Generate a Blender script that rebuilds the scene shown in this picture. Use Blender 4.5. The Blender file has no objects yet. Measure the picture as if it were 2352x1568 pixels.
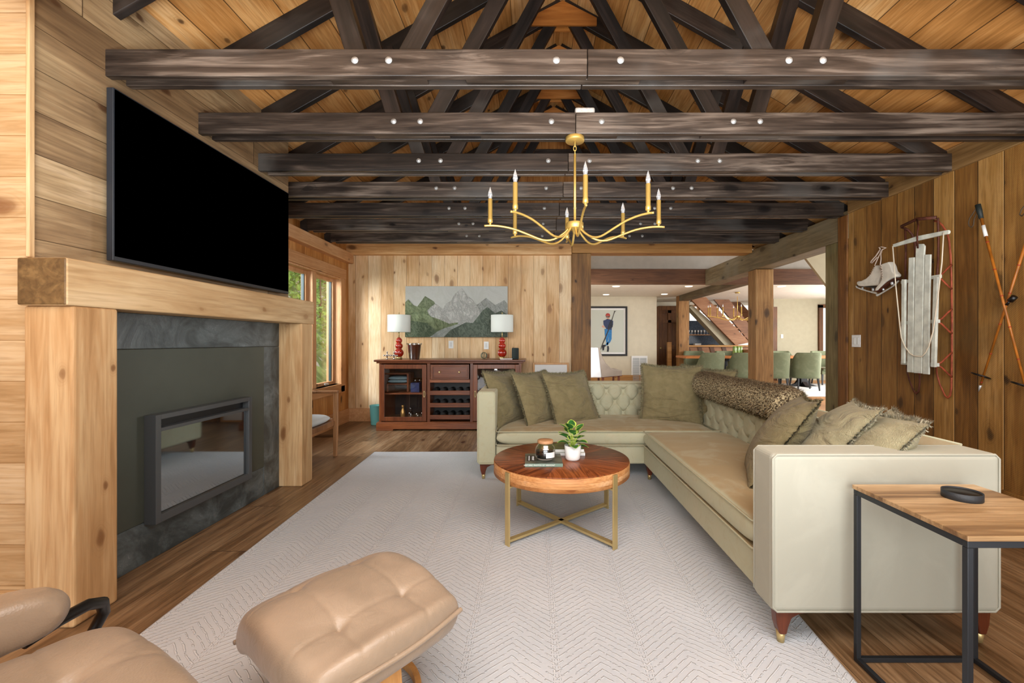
import bpy, math, random
from mathutils import Vector, Matrix, Euler, noise
random.seed(7)
PI = math.pi
scene = bpy.context.scene
COL = scene.collection
FPX, VX, VY, HC = 1000.0, 1226.0, 784.0, 1.22      # focal length (px), vanishing point, eye height

def lin(h):
    if isinstance(h, (tuple, list)): return tuple(h[:3]) + (1,)
    h = h.lstrip('#'); v = [int(h[i:i+2], 16) / 255 for i in (0, 2, 4)]
    return tuple((c / 12.92 if c <= .04045 else ((c + .055) / 1.055) ** 2.4) for c in v) + (1,)
def at(x, y, D): return Vector(((x - VX) / FPX * D, D, HC + (VY - y) / FPX * D))
def wx(x, y, X):                                   # photo point lying on the plane X = const
    D = X / ((x - VX) / FPX); return Vector((X, D, HC + (VY - y) / FPX * D))

# ---------------------------------------------------------------- mesh builder
class MB:
    def __init__(s): s.v = []; s.f = []; s.m = []; s.sm = []
    def add(s, vs, fs, mi=0, smooth=False):
        o = len(s.v); s.v += [Vector(p) for p in vs]
        for f in fs: s.f.append([i + o for i in f]); s.m.append(mi); s.sm.append(smooth)
        return s
    def box(s, x0, x1, y0, y1, z0, z1, M=None, mi=0):
        vs = [Vector((x, y, z)) for z in (z0, z1) for y in (y0, y1) for x in (x0, x1)]
        if M: vs = [M @ v for v in vs]
        return s.add(vs, [(0,2,3,1),(4,5,7,6),(0,1,5,4),(2,6,7,3),(0,4,6,2),(1,3,7,5)], mi)
    def tube(s, pts, r, n=10, closed=False, cap=True, mi=0, flat=None, up=None):
        pts = [Vector(p) for p in pts]; N = len(pts); vs = []; fs = []
        rs = r if isinstance(r, (list, tuple)) else [r] * N
        nrm = None
        for i, p in enumerate(pts):
            if closed: t = (pts[(i+1) % N] - pts[i-1])
            else: t = pts[min(i+1, N-1)] - pts[max(i-1, 0)]
            t.normalize()
            if nrm is None:
                a = Vector(up) if up else (Vector((0,0,1)) if abs(t.z) < .9 else Vector((1,0,0)))
                nrm = (a - t * a.dot(t)).normalized()
            else:
                nrm = (nrm - t * nrm.dot(t))
                nrm = nrm.normalized() if nrm.length > 1e-6 else t.orthogonal().normalized()
            b = t.cross(nrm)
            for k in range(n):
                a = 2 * PI * (k + (.5 if n == 4 else 0)) / n; q = flat or 1
                vs.append(p + (nrm * math.cos(a) * rs[i] + b * math.sin(a) * rs[i] * q))
        for i in range(N if closed else N - 1):
            j = (i + 1) % N
            for k in range(n): fs.append((i*n+k, i*n+(k+1) % n, j*n+(k+1) % n, j*n+k))
        if cap and not closed: fs += [tuple(range(n))[::-1], tuple((N-1)*n+k for k in range(n))]
        return s.add(vs, fs, mi, n > 5)
    def lathe(s, prof, c=(0,0,0), n=24, mi=0, M=None, flute=0, nf=0):
        vs = []; fs = []; c = Vector(c)
        for (r, z) in prof:
            for k in range(n):
                a = 2*PI*k/n; rr = r * (1 + flute * math.cos(a * nf)) if nf else r
                p = Vector((rr * math.cos(a), rr * math.sin(a), z))
                vs.append((M @ p if M else p) + c)
        for i in range(len(prof) - 1):
            for k in range(n): fs.append((i*n+k, i*n+(k+1) % n, (i+1)*n+(k+1) % n, (i+1)*n+k))
        fs += [tuple(range(n))[::-1], tuple((len(prof)-1)*n+k for k in range(n))]
        return s.add(vs, fs, mi, True)
    def prism(s, poly, d, mi=0, smooth=False):      # closed 3D polygon pushed along vector d
        n = len(poly); d = Vector(d); vs = [Vector(p) for p in poly] + [Vector(p) + d for p in poly]
        fs = [tuple(range(n))[::-1], tuple(range(n, 2*n))] + [(i, (i+1) % n, (i+1) % n + n, i + n) for i in range(n)]
        return s.add(vs, fs, mi, smooth)
    def grid(s, fn, nu, nv, mi=0, smooth=True, flip=False):
        vs = [fn(i / nu, j / nv) for j in range(nv + 1) for i in range(nu + 1)]
        fs = []
        for j in range(nv):
            for i in range(nu):
                a = j*(nu+1)+i; q = (a, a+1, a+nu+2, a+nu+1); fs.append(q[::-1] if flip else q)
        return s.add(vs, fs, mi, smooth)
    def pad(s, w, d, t, nu=28, nv=28, e=6, rnd=.25, fn=None, M=None, pinch=0, pw=.5, mi=0):
        def P(u, v, sg):
            u = math.sin(u * PI / 2) if nu else u; v = math.sin(v * PI / 2)
            x = w/2 * u * math.sqrt(1 - rnd * v * v / 2) * (1 - pinch * (1 - v*v) * u*u)
            y = d/2 * v * math.sqrt(1 - rnd * u * u / 2) * (1 - pinch * (1 - u*u) * v*v)
            h = max(0, (1 - abs(u) ** e) * (1 - abs(v) ** e)) ** pw
            z = sg * t/2 * h; p = Vector((x, y, z))
            if fn: p = fn(p, u, v, sg)
            return M @ p if M else p
        s.grid(lambda a, b: P(2*a-1, 2*b-1, 1), nu, nv, mi)
        s.grid(lambda a, b: P(2*a-1, 2*b-1, -1), nu, nv, mi, flip=True)
        return s
    def build(s, name, mat, parent=None, world=True, bevel=0, sub=0, seg=2, merge=False, autos=False):
        me = bpy.data.meshes.new(name)
        off = Vector((0,0,0)); R = None
        if parent is not None and world:
            R = wm(parent).inverted(); vs = [R @ v for v in s.v]
        else: vs = s.v
        me.from_pydata([tuple(v) for v in vs], [], s.f)
        mats = mat if isinstance(mat, (list, tuple)) else [mat]
        for m in mats: me.materials.append(m)
        me.polygons.foreach_set('material_index', s.m)
        me.polygons.foreach_set('use_smooth', s.sm)
        me.update()
        import bmesh
        bm = bmesh.new(); bm.from_mesh(me)
        if merge: bmesh.ops.remove_doubles(bm, verts=bm.verts, dist=1e-5)
        bmesh.ops.recalc_face_normals(bm, faces=bm.faces)
        bm.to_mesh(me); bm.free()
        o = bpy.data.objects.new(name, me); COL.objects.link(o)
        if parent is not None: o.parent = parent
        if bevel:
            b = o.modifiers.new('b', 'BEVEL'); b.width = bevel; b.segments = seg; b.limit_method = 'ANGLE'; b.angle_limit = .6
        if sub:
            b = o.modifiers.new('s', 'SUBSURF'); b.levels = sub; b.render_levels = sub
        return o
def wm(o):
    m = Matrix.LocRotScale(o.location, o.rotation_euler, o.scale)
    return wm(o.parent) @ m if o.parent else m
def tag(o, label=None, cat=None, group=None, kind=None):
    if label: o['label'] = label
    if cat: o['category'] = cat
    if group: o['group'] = group
    if kind: o['kind'] = kind
    return o
def thing(name, label, cat, loc=(0,0,0), rz=0, group=None):
    o = bpy.data.objects.new(name, None); COL.objects.link(o); o.empty_display_size = .1
    o.location = loc; o.rotation_euler = (0, 0, rz)
    return tag(o, label, cat, group)
def dup(root, loc, rz=None, label=None, group=None, parent=None):
    r = root.copy(); COL.objects.link(r)
    if loc is not None: r.location = loc
    if rz is not None: r.rotation_euler = (0, 0, rz)
    if label: r['label'] = label
    if group: r['group'] = group
    for ch in list(root.children):
        c = ch.copy(); COL.objects.link(c); c.parent = r
        for g in list(ch.children):
            q = g.copy(); COL.objects.link(q); q.parent = c
    return r
def struct(name, mb, m, **k): return tag(mb.build(name, m, **k), kind='structure')
def one(name, mb, m, label, cat, group=None, **k): return tag(mb.build(name, m, **k), label, cat, group)
def text(s, size, M, m, parent, name='lettering', ext=.0004):
    cu = bpy.data.curves.new(name, 'FONT'); cu.body = s; cu.size = size; cu.extrude = ext; cu.align_x = 'CENTER'; cu.align_y = 'CENTER'
    to = bpy.data.objects.new('tmp', cu); COL.objects.link(to)
    dg = bpy.context.evaluated_depsgraph_get(); me = bpy.data.meshes.new_from_object(to.evaluated_get(dg))
    bpy.data.objects.remove(to); me.materials.clear(); me.materials.append(m)
    o = bpy.data.objects.new(name, me); COL.objects.link(o); o.parent = parent
    o.matrix_local = wm(parent).inverted() @ M
    return o

# ---------------------------------------------------------------- node materials
class NT:
    def __init__(s, name):
        s.mat = bpy.data.materials.new(name); s.mat.use_nodes = True
        s.t = s.mat.node_tree; s.b = s.t.nodes['Principled BSDF']; s.out = s.t.nodes['Material Output']
    def n(s, typ, ins=None, **props):
        d = s.t.nodes.new(typ)
        for k, v in props.items(): setattr(d, k, v)
        for k, v in (ins or {}).items():
            if isinstance(v, bpy.types.NodeSocket): s.t.links.new(v, d.inputs[k])
            else: d.inputs[k].default_value = v
        return d
    def m(s, op, a, b=0.0, c=0.0): return s.n('ShaderNodeMath', {0: a, 1: b, 2: c}, operation=op).outputs[0]
    def mix(s, f, a, b, mode='MIX'):
        return s.n('ShaderNodeMix', {0: f, 6: a, 7: b}, data_type='RGBA', blend_type=mode).outputs[2]
    def ss(s, v, lo, hi, a=0.0, b=1.0):
        return s.n('ShaderNodeMapRange', {0: v, 1: lo, 2: hi, 3: a, 4: b}, interpolation_type='SMOOTHSTEP').outputs[0]
    def xyz(s, rand=True, src='Object'):
        c = s.n('ShaderNodeTexCoord').outputs[src]
        if rand:
            r = s.n('ShaderNodeObjectInfo').outputs['Random']
            c = s.n('ShaderNodeVectorMath', {0: c, 1: s.n('ShaderNodeCombineXYZ', {0: s.m('MULTIPLY', r, 37), 1: s.m('MULTIPLY', r, 91), 2: s.m('MULTIPLY', r, 53)}).outputs[0]}, operation='ADD').outputs[0]
        q = s.n('ShaderNodeSeparateXYZ', {0: c}).outputs
        return c, [q[0], q[1], q[2]]
    def noise(s, vec, scale=5, detail=4, dist=0, rough=.5):
        return s.n('ShaderNodeTexNoise', {'Vector': vec, 'Scale': scale, 'Detail': detail, 'Distortion': dist, 'Roughness': rough}).outputs[0]
    def comb(s, x, y, z): return s.n('ShaderNodeCombineXYZ', {0: x, 1: y, 2: z}).outputs[0]
    def bump(s, h, st=.3, d=.01):
        b = s.n('ShaderNodeBump', {'Height': h, 'Strength': st, 'Distance': d}); s.t.links.new(b.outputs[0], s.b.inputs['Normal']); return b
    def set(s, **k):
        for a, v in k.items():
            a = a.replace('_', ' ')
            if isinstance(v, bpy.types.NodeSocket): s.t.links.new(v, s.b.inputs[a])
            else: s.b.inputs[a].default_value = v
        return s.mat

def plain(name, col, rough=.5, metal=0, spec=.5, var=0, vs=8, bump=0, bs=200, sheen=0, trans=0, emit=0, coat=0):
    t = NT(name); c = lin(col)
    kw = dict(Roughness=rough, Metallic=metal, Specular_IOR_Level=spec, Sheen_Weight=sheen, Transmission_Weight=trans, Coat_Weight=coat)
    v, _ = t.xyz()
    f = t.noise(v, vs, 4)
    a = tuple(min(1, q * (1 + var)) for q in c[:3]) + (1,); b = tuple(q * (1 - var) for q in c[:3]) + (1,)
    kw['Base_Color'] = t.mix(t.ss(f, .3, .7), b, a)
    if bump: t.bump(t.noise(v, bs, 3), bump, .002)
    if emit: kw['Emission_Color'] = c; kw['Emission_Strength'] = emit
    return t.set(**kw)

def wood(name, along, across, cols, width=0, gap='#2a1a0c', knots=1.0, kcol='#4a2c14', rough=.55, rand=False, spec=.35,
         gs=1.0, varb=.5, stain=0, stainc='#6b5b45', joints=0, gapw=.012, grain=.5, coat=0, kscale=1.0, edge=None, sawn=0):
    """planks / timber; along & across: 0,1,2 = x,y,z"""
    t = NT(name); v, q = t.xyz(rand); third = [i for i in (0,1,2) if i not in (along, across)][0]
    A, B, C = q[across], q[along], q[third]
    if width:
        a = t.m('DIVIDE', A, width); idx = t.m('FLOOR', a); fr = t.m('FRACT', a)
        rnd = t.n('ShaderNodeTexWhiteNoise', {'W': idx}, noise_dimensions='1D').outputs['Value']
        if joints:
            jb = t.m('ADD', t.m('DIVIDE', B, joints), t.m('MULTIPLY', rnd, 5.3)); jf = t.m('FRACT', jb)
            rnd = t.n('ShaderNodeTexWhiteNoise', {'Vector': t.comb(idx, t.m('FLOOR', jb), 0.0)}, noise_dimensions='2D').outputs['Value']
    else: rnd = t.n('ShaderNodeObjectInfo').outputs['Random']; fr = None
    Bo = t.m('ADD', B, t.m('MULTIPLY', rnd, 17.0))
    Cs = t.m('ADD', C, t.m('MULTIPLY', rnd, 5.0))
    g1 = t.noise(t.comb(t.m('MULTIPLY', A, 22*gs), t.m('MULTIPLY', Bo, 1.3*gs), t.m('MULTIPLY', Cs, 22*gs)), 1, 5, 1.2, .6)
    g2 = t.noise(t.comb(t.m('MULTIPLY', A, 90*gs), t.m('MULTIPLY', Bo, 5*gs), t.m('MULTIPLY', Cs, 90*gs)), 1, 3, .3)
    big = t.noise(t.comb(t.m('MULTIPLY', A, 3.5), t.m('MULTIPLY', Bo, 1.1), t.m('MULTIPLY', Cs, 3.5)), 1, 3, .8)
    f = t.m('ADD', t.m('MULTIPLY', t.ss(g1, .25, .75), grain), t.m('ADD', t.m('MULTIPLY', rnd, varb), t.m('MULTIPLY', t.ss(big, .3, .7), .35)))
    f = t.m('DIVIDE', f, grain + varb + .35)
    ramp = t.n('ShaderNodeValToRGB', {0: f}); el = ramp.color_ramp.elements; n = len(cols)
    el[0].position = .12; el[0].color = lin(cols[0]); el[1].position = .88; el[1].color = lin(cols[-1])
    for i in range(1, n-1): e = el.new(.12 + .76*i/(n-1)); e.color = lin(cols[i])
    c = ramp.outputs[0]
    c = t.mix(t.m('MULTIPLY', t.ss(g2, .42, .72), .42), c, lin(cols[0]))
    if stain:
        sn = t.noise(v, 1.1, 4, .5); c = t.mix(t.m('MULTIPLY', t.ss(sn, .52, .7), stain), c, lin(stainc))
    if knots:
        kv = t.comb(t.m('ADD', t.m('MULTIPLY', A if width else t.m('ADD', A, C), 4.2*kscale), t.m('MULTIPLY', rnd, 9)), t.m('MULTIPLY', Bo, 2.1*kscale), 0.0)
        kv2 = t.n('ShaderNodeVectorMath', {0: kv, 1: t.n('ShaderNodeVectorMath', {0: t.n('ShaderNodeTexNoise', {'Vector': kv, 'Scale': 3.0}).outputs['Color'], 1: (.18, .18, .18)}, operation='MULTIPLY').outputs[0]}, operation='ADD').outputs[0]
        vo = t.n('ShaderNodeTexVoronoi', {'Vector': kv2, 'Scale': 1.0}, voronoi_dimensions='2D')
        cs_ = t.n('ShaderNodeSeparateColor', {0: vo.outputs['Color']}).outputs
        sel = t.ss(cs_[0], .80 - .3*knots, .83 - .3*knots)
        ds = t.m('DIVIDE', vo.outputs['Distance'], t.m('ADD', .42, t.m('MULTIPLY', t.m('POWER', cs_[1], 2.0), 1.1)))
        halo = t.m('MULTIPLY', t.ss(ds, .34, .08), .45); core = t.ss(ds, .15, .05); ring = t.ss(t.m('SINE', t.m('MULTIPLY', ds, 90.0)), .2, 1)
        c = t.mix(t.m('MULTIPLY', t.m('MULTIPLY', sel, halo), t.m('ADD', .5, t.m('MULTIPLY', ring, .5))), c, lin(cols[0]))
        c = t.mix(t.m('MULTIPLY', sel, t.m('MULTIPLY', core, t.m('ADD', .45, t.m('MULTIPLY', cs_[2], .5)))), c, lin(kcol))
    h = t.m('ADD', t.m('MULTIPLY', g1, .6), t.m('MULTIPLY', g2, .4))
    if sawn:
        sw = t.m('SINE', t.m('ADD', t.m('MULTIPLY', B, 420.0), t.m('MULTIPLY', t.m('POWER', t.m('ADD', A, .3), 2.0), 60)))
        h = t.m('ADD', h, t.m('MULTIPLY', sw, sawn * .3)); c = t.mix(t.m('MULTIPLY', t.ss(sw, .2, 1), sawn * .18), c, lin(cols[-1]))
    if width:
        e = t.m('MINIMUM', fr, t.m('SUBTRACT', 1.0, fr))
        gm = t.ss(e, gapw, gapw * .4)
        if joints: gm = t.m('MAXIMUM', gm, t.ss(t.m('MINIMUM', jf, t.m('SUBTRACT', 1.0, jf)), .0015, .0006))
        if edge: c = t.mix(t.m('MULTIPLY', t.ss(fr, .06, .02), t.m('GREATER_THAN', rnd, .45)), c, lin(edge))
        c = t.mix(t.m('MULTIPLY', gm, .85), c, lin(gap)); h = t.m('SUBTRACT', h, t.m('MULTIPLY', gm, 3.0))
    t.bump(h, .35, .004)
    r = t.m('ADD', rough - .08, t.m('MULTIPLY', g1, .16))
    return t.set(Base_Color=c, Roughness=r, Specular_IOR_Level=spec, Coat_Weight=coat, Coat_Roughness=.2)

PINE = ['#a87a48', '#cfa878', '#e2c49a', '#ecd6b2']
M = {}
M['pine_back'] = wood('pine_back', 2, 0, ['#bf9059', '#ddb585', '#e9ca9e', '#f2dcb8'], .195, gap='#6a4420', knots=1.25, kcol='#74421e', varb=.6, grain=.35, stain=.25, stainc='#9a8260', gapw=.015)
M['pine_left'] = wood('pine_left', 2, 1, ['#8a5222', '#b27638', '#c98e4e', '#d8a566'], .2, gap='#5a3210', knots=.9, varb=.4)
M['pine_end'] = wood('pine_end', 0, 2, ['#947249', '#b08d62', '#c2a37a', '#cdb28d'], .175, gap='#8a6236', knots=.8, kcol='#6a3c1c', varb=.4, gapw=.012)
M['pine_tv'] = wood('pine_tv', 1, 2, ['#67513a', '#8c7252', '#ad946f', '#c6ad8b'], .185, gap='#3d2c1a', knots=1.2, kcol='#4a2e1a', varb=.8, stain=.75, stainc='#74684f', joints=2.3)
M['roof'] = wood('roof', 1, 0, ['#8f5f2c', '#bb8246', '#d3a064', '#e2bb88'], .205, gap='#2e1804', knots=1.2, kcol='#3a1e0a', varb=.65, joints=2.9, gapw=.018)
M['wall_right'] = wood('wall_right', 2, 1, ['#55340f', '#845a28', '#a1763c', '#bc9258'], .18, gap='#1c0e02', knots=1.5, kcol='#24140a', varb=.85, stain=.5, stainc='#5a4626', gapw=.024, edge='#e0b070', sawn=.7)
M['plate'] = wood('plate', 1, 2, ['#5e4526', '#84653c', '#9c7c50'], 0, knots=.5, kcol='#3a2612')
M['floor'] = wood('floor', 1, 0, ['#46301c', '#705539', '#8e7050', '#a68a68'], .235, gap='#241204', knots=.7, kcol='#3a1e0a', varb=.45, rough=.36, spec=.5, joints=2.1, gapw=.007, grain=.7)
M['floor_far'] = wood('floor_far', 1, 0, ['#8a5a30', '#b27c4a', '#c79462'], .2, gap='#4a2a10', knots=.5, rough=.4)
DK = dict(knots=.7, kcol='#0c0908', rough=.42, rand=True, spec=.5, stain=.6, stainc='#5c5955', grain=.8, gs=.8)
M['dark_beam'] = wood('dark_beam', 0, 2, ['#110e0c', '#231c18', '#433830', '#7a6c60'], **DK)
M['dark_web'] = wood('dark_web', 0, 1, ['#080706', '#14100e', '#241b17', '#3a2e27'], **{**DK, 'stain': .4})
M['mantel'] = wood('mantel', 1, 2, ['#95744b', '#b8976c', '#c9ac82', '#d3ba94'], 0, knots=.6, kcol='#8a5f35', rand=True, rough=.6, gs=.7)
M['post_pale'] = wood('post_pale', 2, 1, ['#997146', '#b89062', '#ccab7e', '#d8bd96'], 0, knots=1.0, kcol='#6a3e18', rand=True, rough=.65, gs=.7)
M['end_grain'] = wood('end_grain', 1, 0, ['#3c2b17', '#634a2b', '#86683f'], 0, knots=0, rand=True, gs=.5)
M['beam_pale'] = wood('beam_pale', 0, 2, ['#b37f4a', '#d09e66', '#dfb582', '#e6c296'], 0, knots=.9, kcol='#5e3414', rand=True)
M['beam_tan'] = wood('beam_tan', 0, 2, ['#8a5e2c', '#aa7a42', '#c09156'], 0, knots=.6, kcol='#4a2810', rand=True)
M['post_brown'] = wood('post_brown', 2, 0, ['#5a3c1a', '#80582c', '#9c7040', '#ad8452'], 0, knots=.8, kcol='#2a180a', rand=True, stain=.4, stainc='#6b6a45')
M['post_grey'] = wood('post_grey', 2, 1, ['#514428', '#74653f', '#8f7e58', '#a2926c'], 0, knots=.7, kcol='#2a2010', rand=True, stain=.4, stainc='#7a7a58')
M['beam_grey'] = wood('beam_grey', 1, 2, ['#4c3f2a', '#6e5f44', '#8a7a5c'], 0, knots=.6, kcol='#2a2010', rand=True, stain=.5, stainc='#7d7766')
M['beam_red'] = wood('beam_red', 0, 2, ['#3a2212', '#5c3b24', '#755036'], 0, knots=.7, kcol='#28120a', rand=True)
M['stair'] = wood('stair', 0, 2, ['#6e4629', '#946644', '#ab7f5c'], 0, knots=.6, rand=True)
M['door_wood'] = wood('door_wood', 2, 0, ['#3f2208', '#69401a', '#8a5b2a'], 0, knots=.8, rand=True)
M['casing'] = wood('casing', 1, 2, ['#b07a4a', '#cf9c6c', '#dfb48a'], 0, knots=.5, rand=True)
M['casing_v'] = wood('casing_v', 2, 1, ['#b07a4a', '#cf9c6c', '#dfb48a'], 0, knots=.4, rand=True)
M['gusset'] = wood('gusset', 0, 2, ['#8a4f1c', '#ad6c30', '#c78646'], 0, knots=.4, rand=True)
M['cherry'] = wood('cherry', 0, 2, ['#4a220e', '#703b1c', '#8a4f2b'], 0, knots=0, rand=True, rough=.35, spec=.5, coat=.3, gs=1.5)
M['cherry_v'] = wood('cherry_v', 2, 0, ['#4a220e', '#703b1c', '#8a4f2b'], 0, knots=0, rand=True, rough=.35, spec=.5, coat=.3, gs=1.5)
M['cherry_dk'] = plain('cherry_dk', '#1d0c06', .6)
M['walnut'] = wood('walnut', 2, 0, ['#3c170a', '#5e2a14', '#74391f'], 0, knots=0, rough=.35, coat=.3)
M['teak'] = wood('teak', 2, 0, ['#6e4a2a', '#8e6340', '#a47850'], 0, knots=0, rough=.4)
M['mango'] = wood('mango', 0, 1, ['#6b4f34', '#93744f', '#b3946d', '#c9ae88'], .075, gap='#8a6238', knots=.5, kcol='#6a4424', varb=.5, rough=.45, gapw=.004)
M['oak'] = wood('oak', 2, 0, ['#b98248', '#d19a5c', '#dca868'], 0, knots=0, rough=.4, gs=1.6)
M['iron'] = plain('iron', '#33363a', .45, .6)
M['gold'] = plain('gold', '#dfbb68', .38, .65, var=.04)
M['brass'] = plain('brass', '#c9b27c', .36, .65, var=.05)
M['steel'] = plain('steel', '#c9c9c9', .15, 1)
M['zinc'] = plain('zinc', '#d4d8d8', .4, .5, var=.12, vs=60)
M['black'] = plain('black', '#0b0b0c', .4)
M['tv'] = plain('tv', '#000000', .6, spec=0)
M['white'] = plain('white', '#e9e9e6', .45)
M['plaster'] = plain('plaster', '#e9e4d6', .9, var=.02)
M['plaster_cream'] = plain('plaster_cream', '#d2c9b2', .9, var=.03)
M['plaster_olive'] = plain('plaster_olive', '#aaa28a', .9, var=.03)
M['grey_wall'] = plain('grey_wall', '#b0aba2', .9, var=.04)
M['red_paint'] = plain('red_paint', '#9c4a30', .5, .1, var=.35, vs=20)
M['rust'] = plain('rust', '#5a2e1e', .6, .3, var=.3, vs=25)
M['white_wood'] = plain('white_wood', '#cfd2c6', .7, var=.16, vs=14, bump=.3, bs=60)
M['rope'] = plain('rope', '#dccfb8', .8, bump=.5)
M['candle_white'] = M['white']
def glass(name, col='#ffffff', rough=0.0, mixf=.12):
    t = NT(name); g = t.n('ShaderNodeBsdfGlossy', {'Color': (1,1,1,1), 'Roughness': rough}); tr = t.n('ShaderNodeBsdfTransparent', {'Color': lin(col)})
    fr = t.m('ADD', .03, t.m('MULTIPLY', t.m('POWER', t.n('ShaderNodeLayerWeight', {'Blend': .5}).outputs['Facing'], 5.0), .9))
    mx = t.n('ShaderNodeMixShader', {0: t.m('ADD', fr, mixf * .3), 1: tr.outputs[0], 2: g.outputs[0]})
    t.t.links.new(mx.outputs[0], t.out.inputs['Surface']); return t.mat
M['glass'] = glass('glass'); M['glass_dim'] = glass('glass_dim', '#c9c4c0', .02, .3)
M['fire_glass'] = plain('fire_glass', '#0a0a0a', .03, 0, spec=1.0)
t = NT('fire_glass'); v, q = t.xyz(False)
gl = t.n('ShaderNodeBsdfGlossy', {'Color': lin('#e8eef2'), 'Roughness': .035}); df = t.n('ShaderNodeBsdfDiffuse', {'Color': lin('#1a1b1a')})
fr = t.n('ShaderNodeFresnel', {'IOR': 2.3}).outputs[0]
mx = t.n('ShaderNodeMixShader', {0: t.m('ADD', fr, .28), 1: df.outputs[0], 2: gl.outputs[0]}); t.t.links.new(mx.outputs[0], t.out.inputs['Surface']); M['fire_glass'] = t.mat
# slate
t = NT('slate'); v, q = t.xyz(); n1 = t.noise(v, 3, 6, 1.5, .65); n2 = t.noise(v, 9, 5, 2.5)
vein = t.ss(t.m('ABSOLUTE', t.m('SUBTRACT', n2, .5)), .012, 0)
c = t.mix(t.ss(n1, .35, .7), lin('#363e40'), lin('#667174')); c = t.mix(t.m('MULTIPLY', vein, t.ss(n1, .5, .65, 0, .4)), c, lin('#9aa5a6'))
t.bump(n1, .5, .01); M['slate'] = t.set(Base_Color=c, Roughness=.42, Specular_IOR_Level=.5)
M['panel_metal'] = plain('panel_metal', '#4a4f47', .5, .3, var=.08, vs=3)
M['frame_metal'] = plain('frame_metal', '#55585a', .35, .4)
# velvet
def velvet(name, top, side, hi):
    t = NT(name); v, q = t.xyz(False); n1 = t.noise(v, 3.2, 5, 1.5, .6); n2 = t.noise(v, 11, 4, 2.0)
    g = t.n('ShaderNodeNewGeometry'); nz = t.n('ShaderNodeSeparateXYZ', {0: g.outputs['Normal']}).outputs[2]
    c = t.mix(t.ss(nz, .75, .97), lin(side), lin(top))  # upward faces get their own tint, painting in the warm ceiling reflection
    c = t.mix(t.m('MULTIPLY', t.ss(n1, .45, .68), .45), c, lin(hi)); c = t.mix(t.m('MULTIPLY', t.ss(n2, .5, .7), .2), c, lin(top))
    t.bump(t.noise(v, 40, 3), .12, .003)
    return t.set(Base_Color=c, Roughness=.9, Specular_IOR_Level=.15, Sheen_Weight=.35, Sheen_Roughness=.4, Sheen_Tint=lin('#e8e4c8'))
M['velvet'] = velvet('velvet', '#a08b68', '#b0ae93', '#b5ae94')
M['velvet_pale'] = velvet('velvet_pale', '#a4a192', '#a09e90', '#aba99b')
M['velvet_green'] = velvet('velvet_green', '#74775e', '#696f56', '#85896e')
def linen(name, c1, c2):
    t = NT(name); v, q = t.xyz(); n1 = t.noise(v, 16, 4, .8)
    w = t.noise(t.comb(t.m('MULTIPLY', q[0], 250), t.m('MULTIPLY', q[1], 250), t.m('MULTIPLY', q[2], 40)), 1, 2)
    c = t.mix(t.ss(n1, .1, .9), lin(c1), lin(c2)); wr = t.noise(t.comb(t.m('MULTIPLY', q[0], 4), t.m('MULTIPLY', q[1], 4), t.m('MULTIPLY', q[2], 11)), 1, 4, 1.5)
    t.bump(t.m('ADD', t.m('MULTIPLY', w, .1), wr), 1.0, .03)
    return t.set(Base_Color=c, Roughness=.95, Specular_IOR_Level=.1, Sheen_Weight=.1)
M['linen'] = linen('linen', '#756b4c', '#887d5c'); M['linen_lit'] = linen('linen_lit', '#918a6c', '#a19a7c'); M['fringe'] = plain('fringe', '#6a6348', .95, var=.3, vs=60)  # paler linen is the same cushion cloth with its lit look painted in
M['fringe_pale'] = plain('fringe_pale', '#a39f8a', .95, var=.4, vs=60)
# leather
t = NT('leather'); v, q = t.xyz(); vo = t.n('ShaderNodeTexVoronoi', {'Vector': v, 'Scale': 220.0}).outputs['Distance']; n1 = t.noise(v, 5, 4, 1.0)
n3 = t.noise(v, 14, 4, 2.5); t.bump(t.m('ADD', t.m('MULTIPLY', vo, .15), t.m('MULTIPLY', n3, .8)), .35, .006)
M['leather'] = t.set(Base_Color=t.mix(t.ss(n1, .3, .7), lin('#93806b'), lin('#a18c76')), Roughness=.36, Specular_IOR_Level=.5, Sheen_Weight=.1)
# rug
t = NT('rug'); v, q = t.xyz(False)
wv = t.noise(v, 14, 3); xx = t.m('ADD', q[0], t.m('MULTIPLY', wv, .012)); W = .34
a = t.m('DIVIDE', xx, W); fr = t.m('FRACT', a); zz = t.m('MULTIPLY', t.m('ABSOLUTE', t.m('SUBTRACT', fr, .5)), .30)
ph = t.m('MULTIPLY', t.m('ADD', t.m('ADD', q[1], zz), t.m('MULTIPLY', wv, .02)), 2*PI/.034)
sn = t.ss(t.m('SINE', ph), .55, .9)
brk = t.ss(t.noise(t.comb(t.m('MULTIPLY', q[0], 26), t.m('MULTIPLY', q[1], 60), 0.0), 1, 2), .40, .48)
seam = t.m('MULTIPLY', t.ss(t.m('ABSOLUTE', t.m('SUBTRACT', t.m('ABSOLUTE', t.m('SUBTRACT', fr, .5)), .47)), .016, .006), t.m('GREATER_THAN', t.m('SINE', t.m('MULTIPLY', q[1], 330.0)), -.2))
h = t.m('MAXIMUM', t.m('MULTIPLY', sn, brk), seam)
pile = t.noise(v, 420, 2)
c = t.mix(t.ss(t.noise(v, 1.3, 3), .35, .65), lin('#bcc0c4'), lin('#c6c9cc')); c = t.mix(t.m('MULTIPLY', h, .35), c, lin('#dbdcdd')); c = t.mix(t.m('MULTIPLY', pile, .25), c, lin('#a4a6a8'))
t.bump(t.m('ADD', h, t.m('MULTIPLY', pile, .12)), .8, .006); M['rug'] = t.set(Base_Color=c, Roughness=.95, Specular_IOR_Level=.1, Sheen_Weight=.15)
M['rug_edge'] = plain('rug_edge', '#8d8782', .95)
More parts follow.
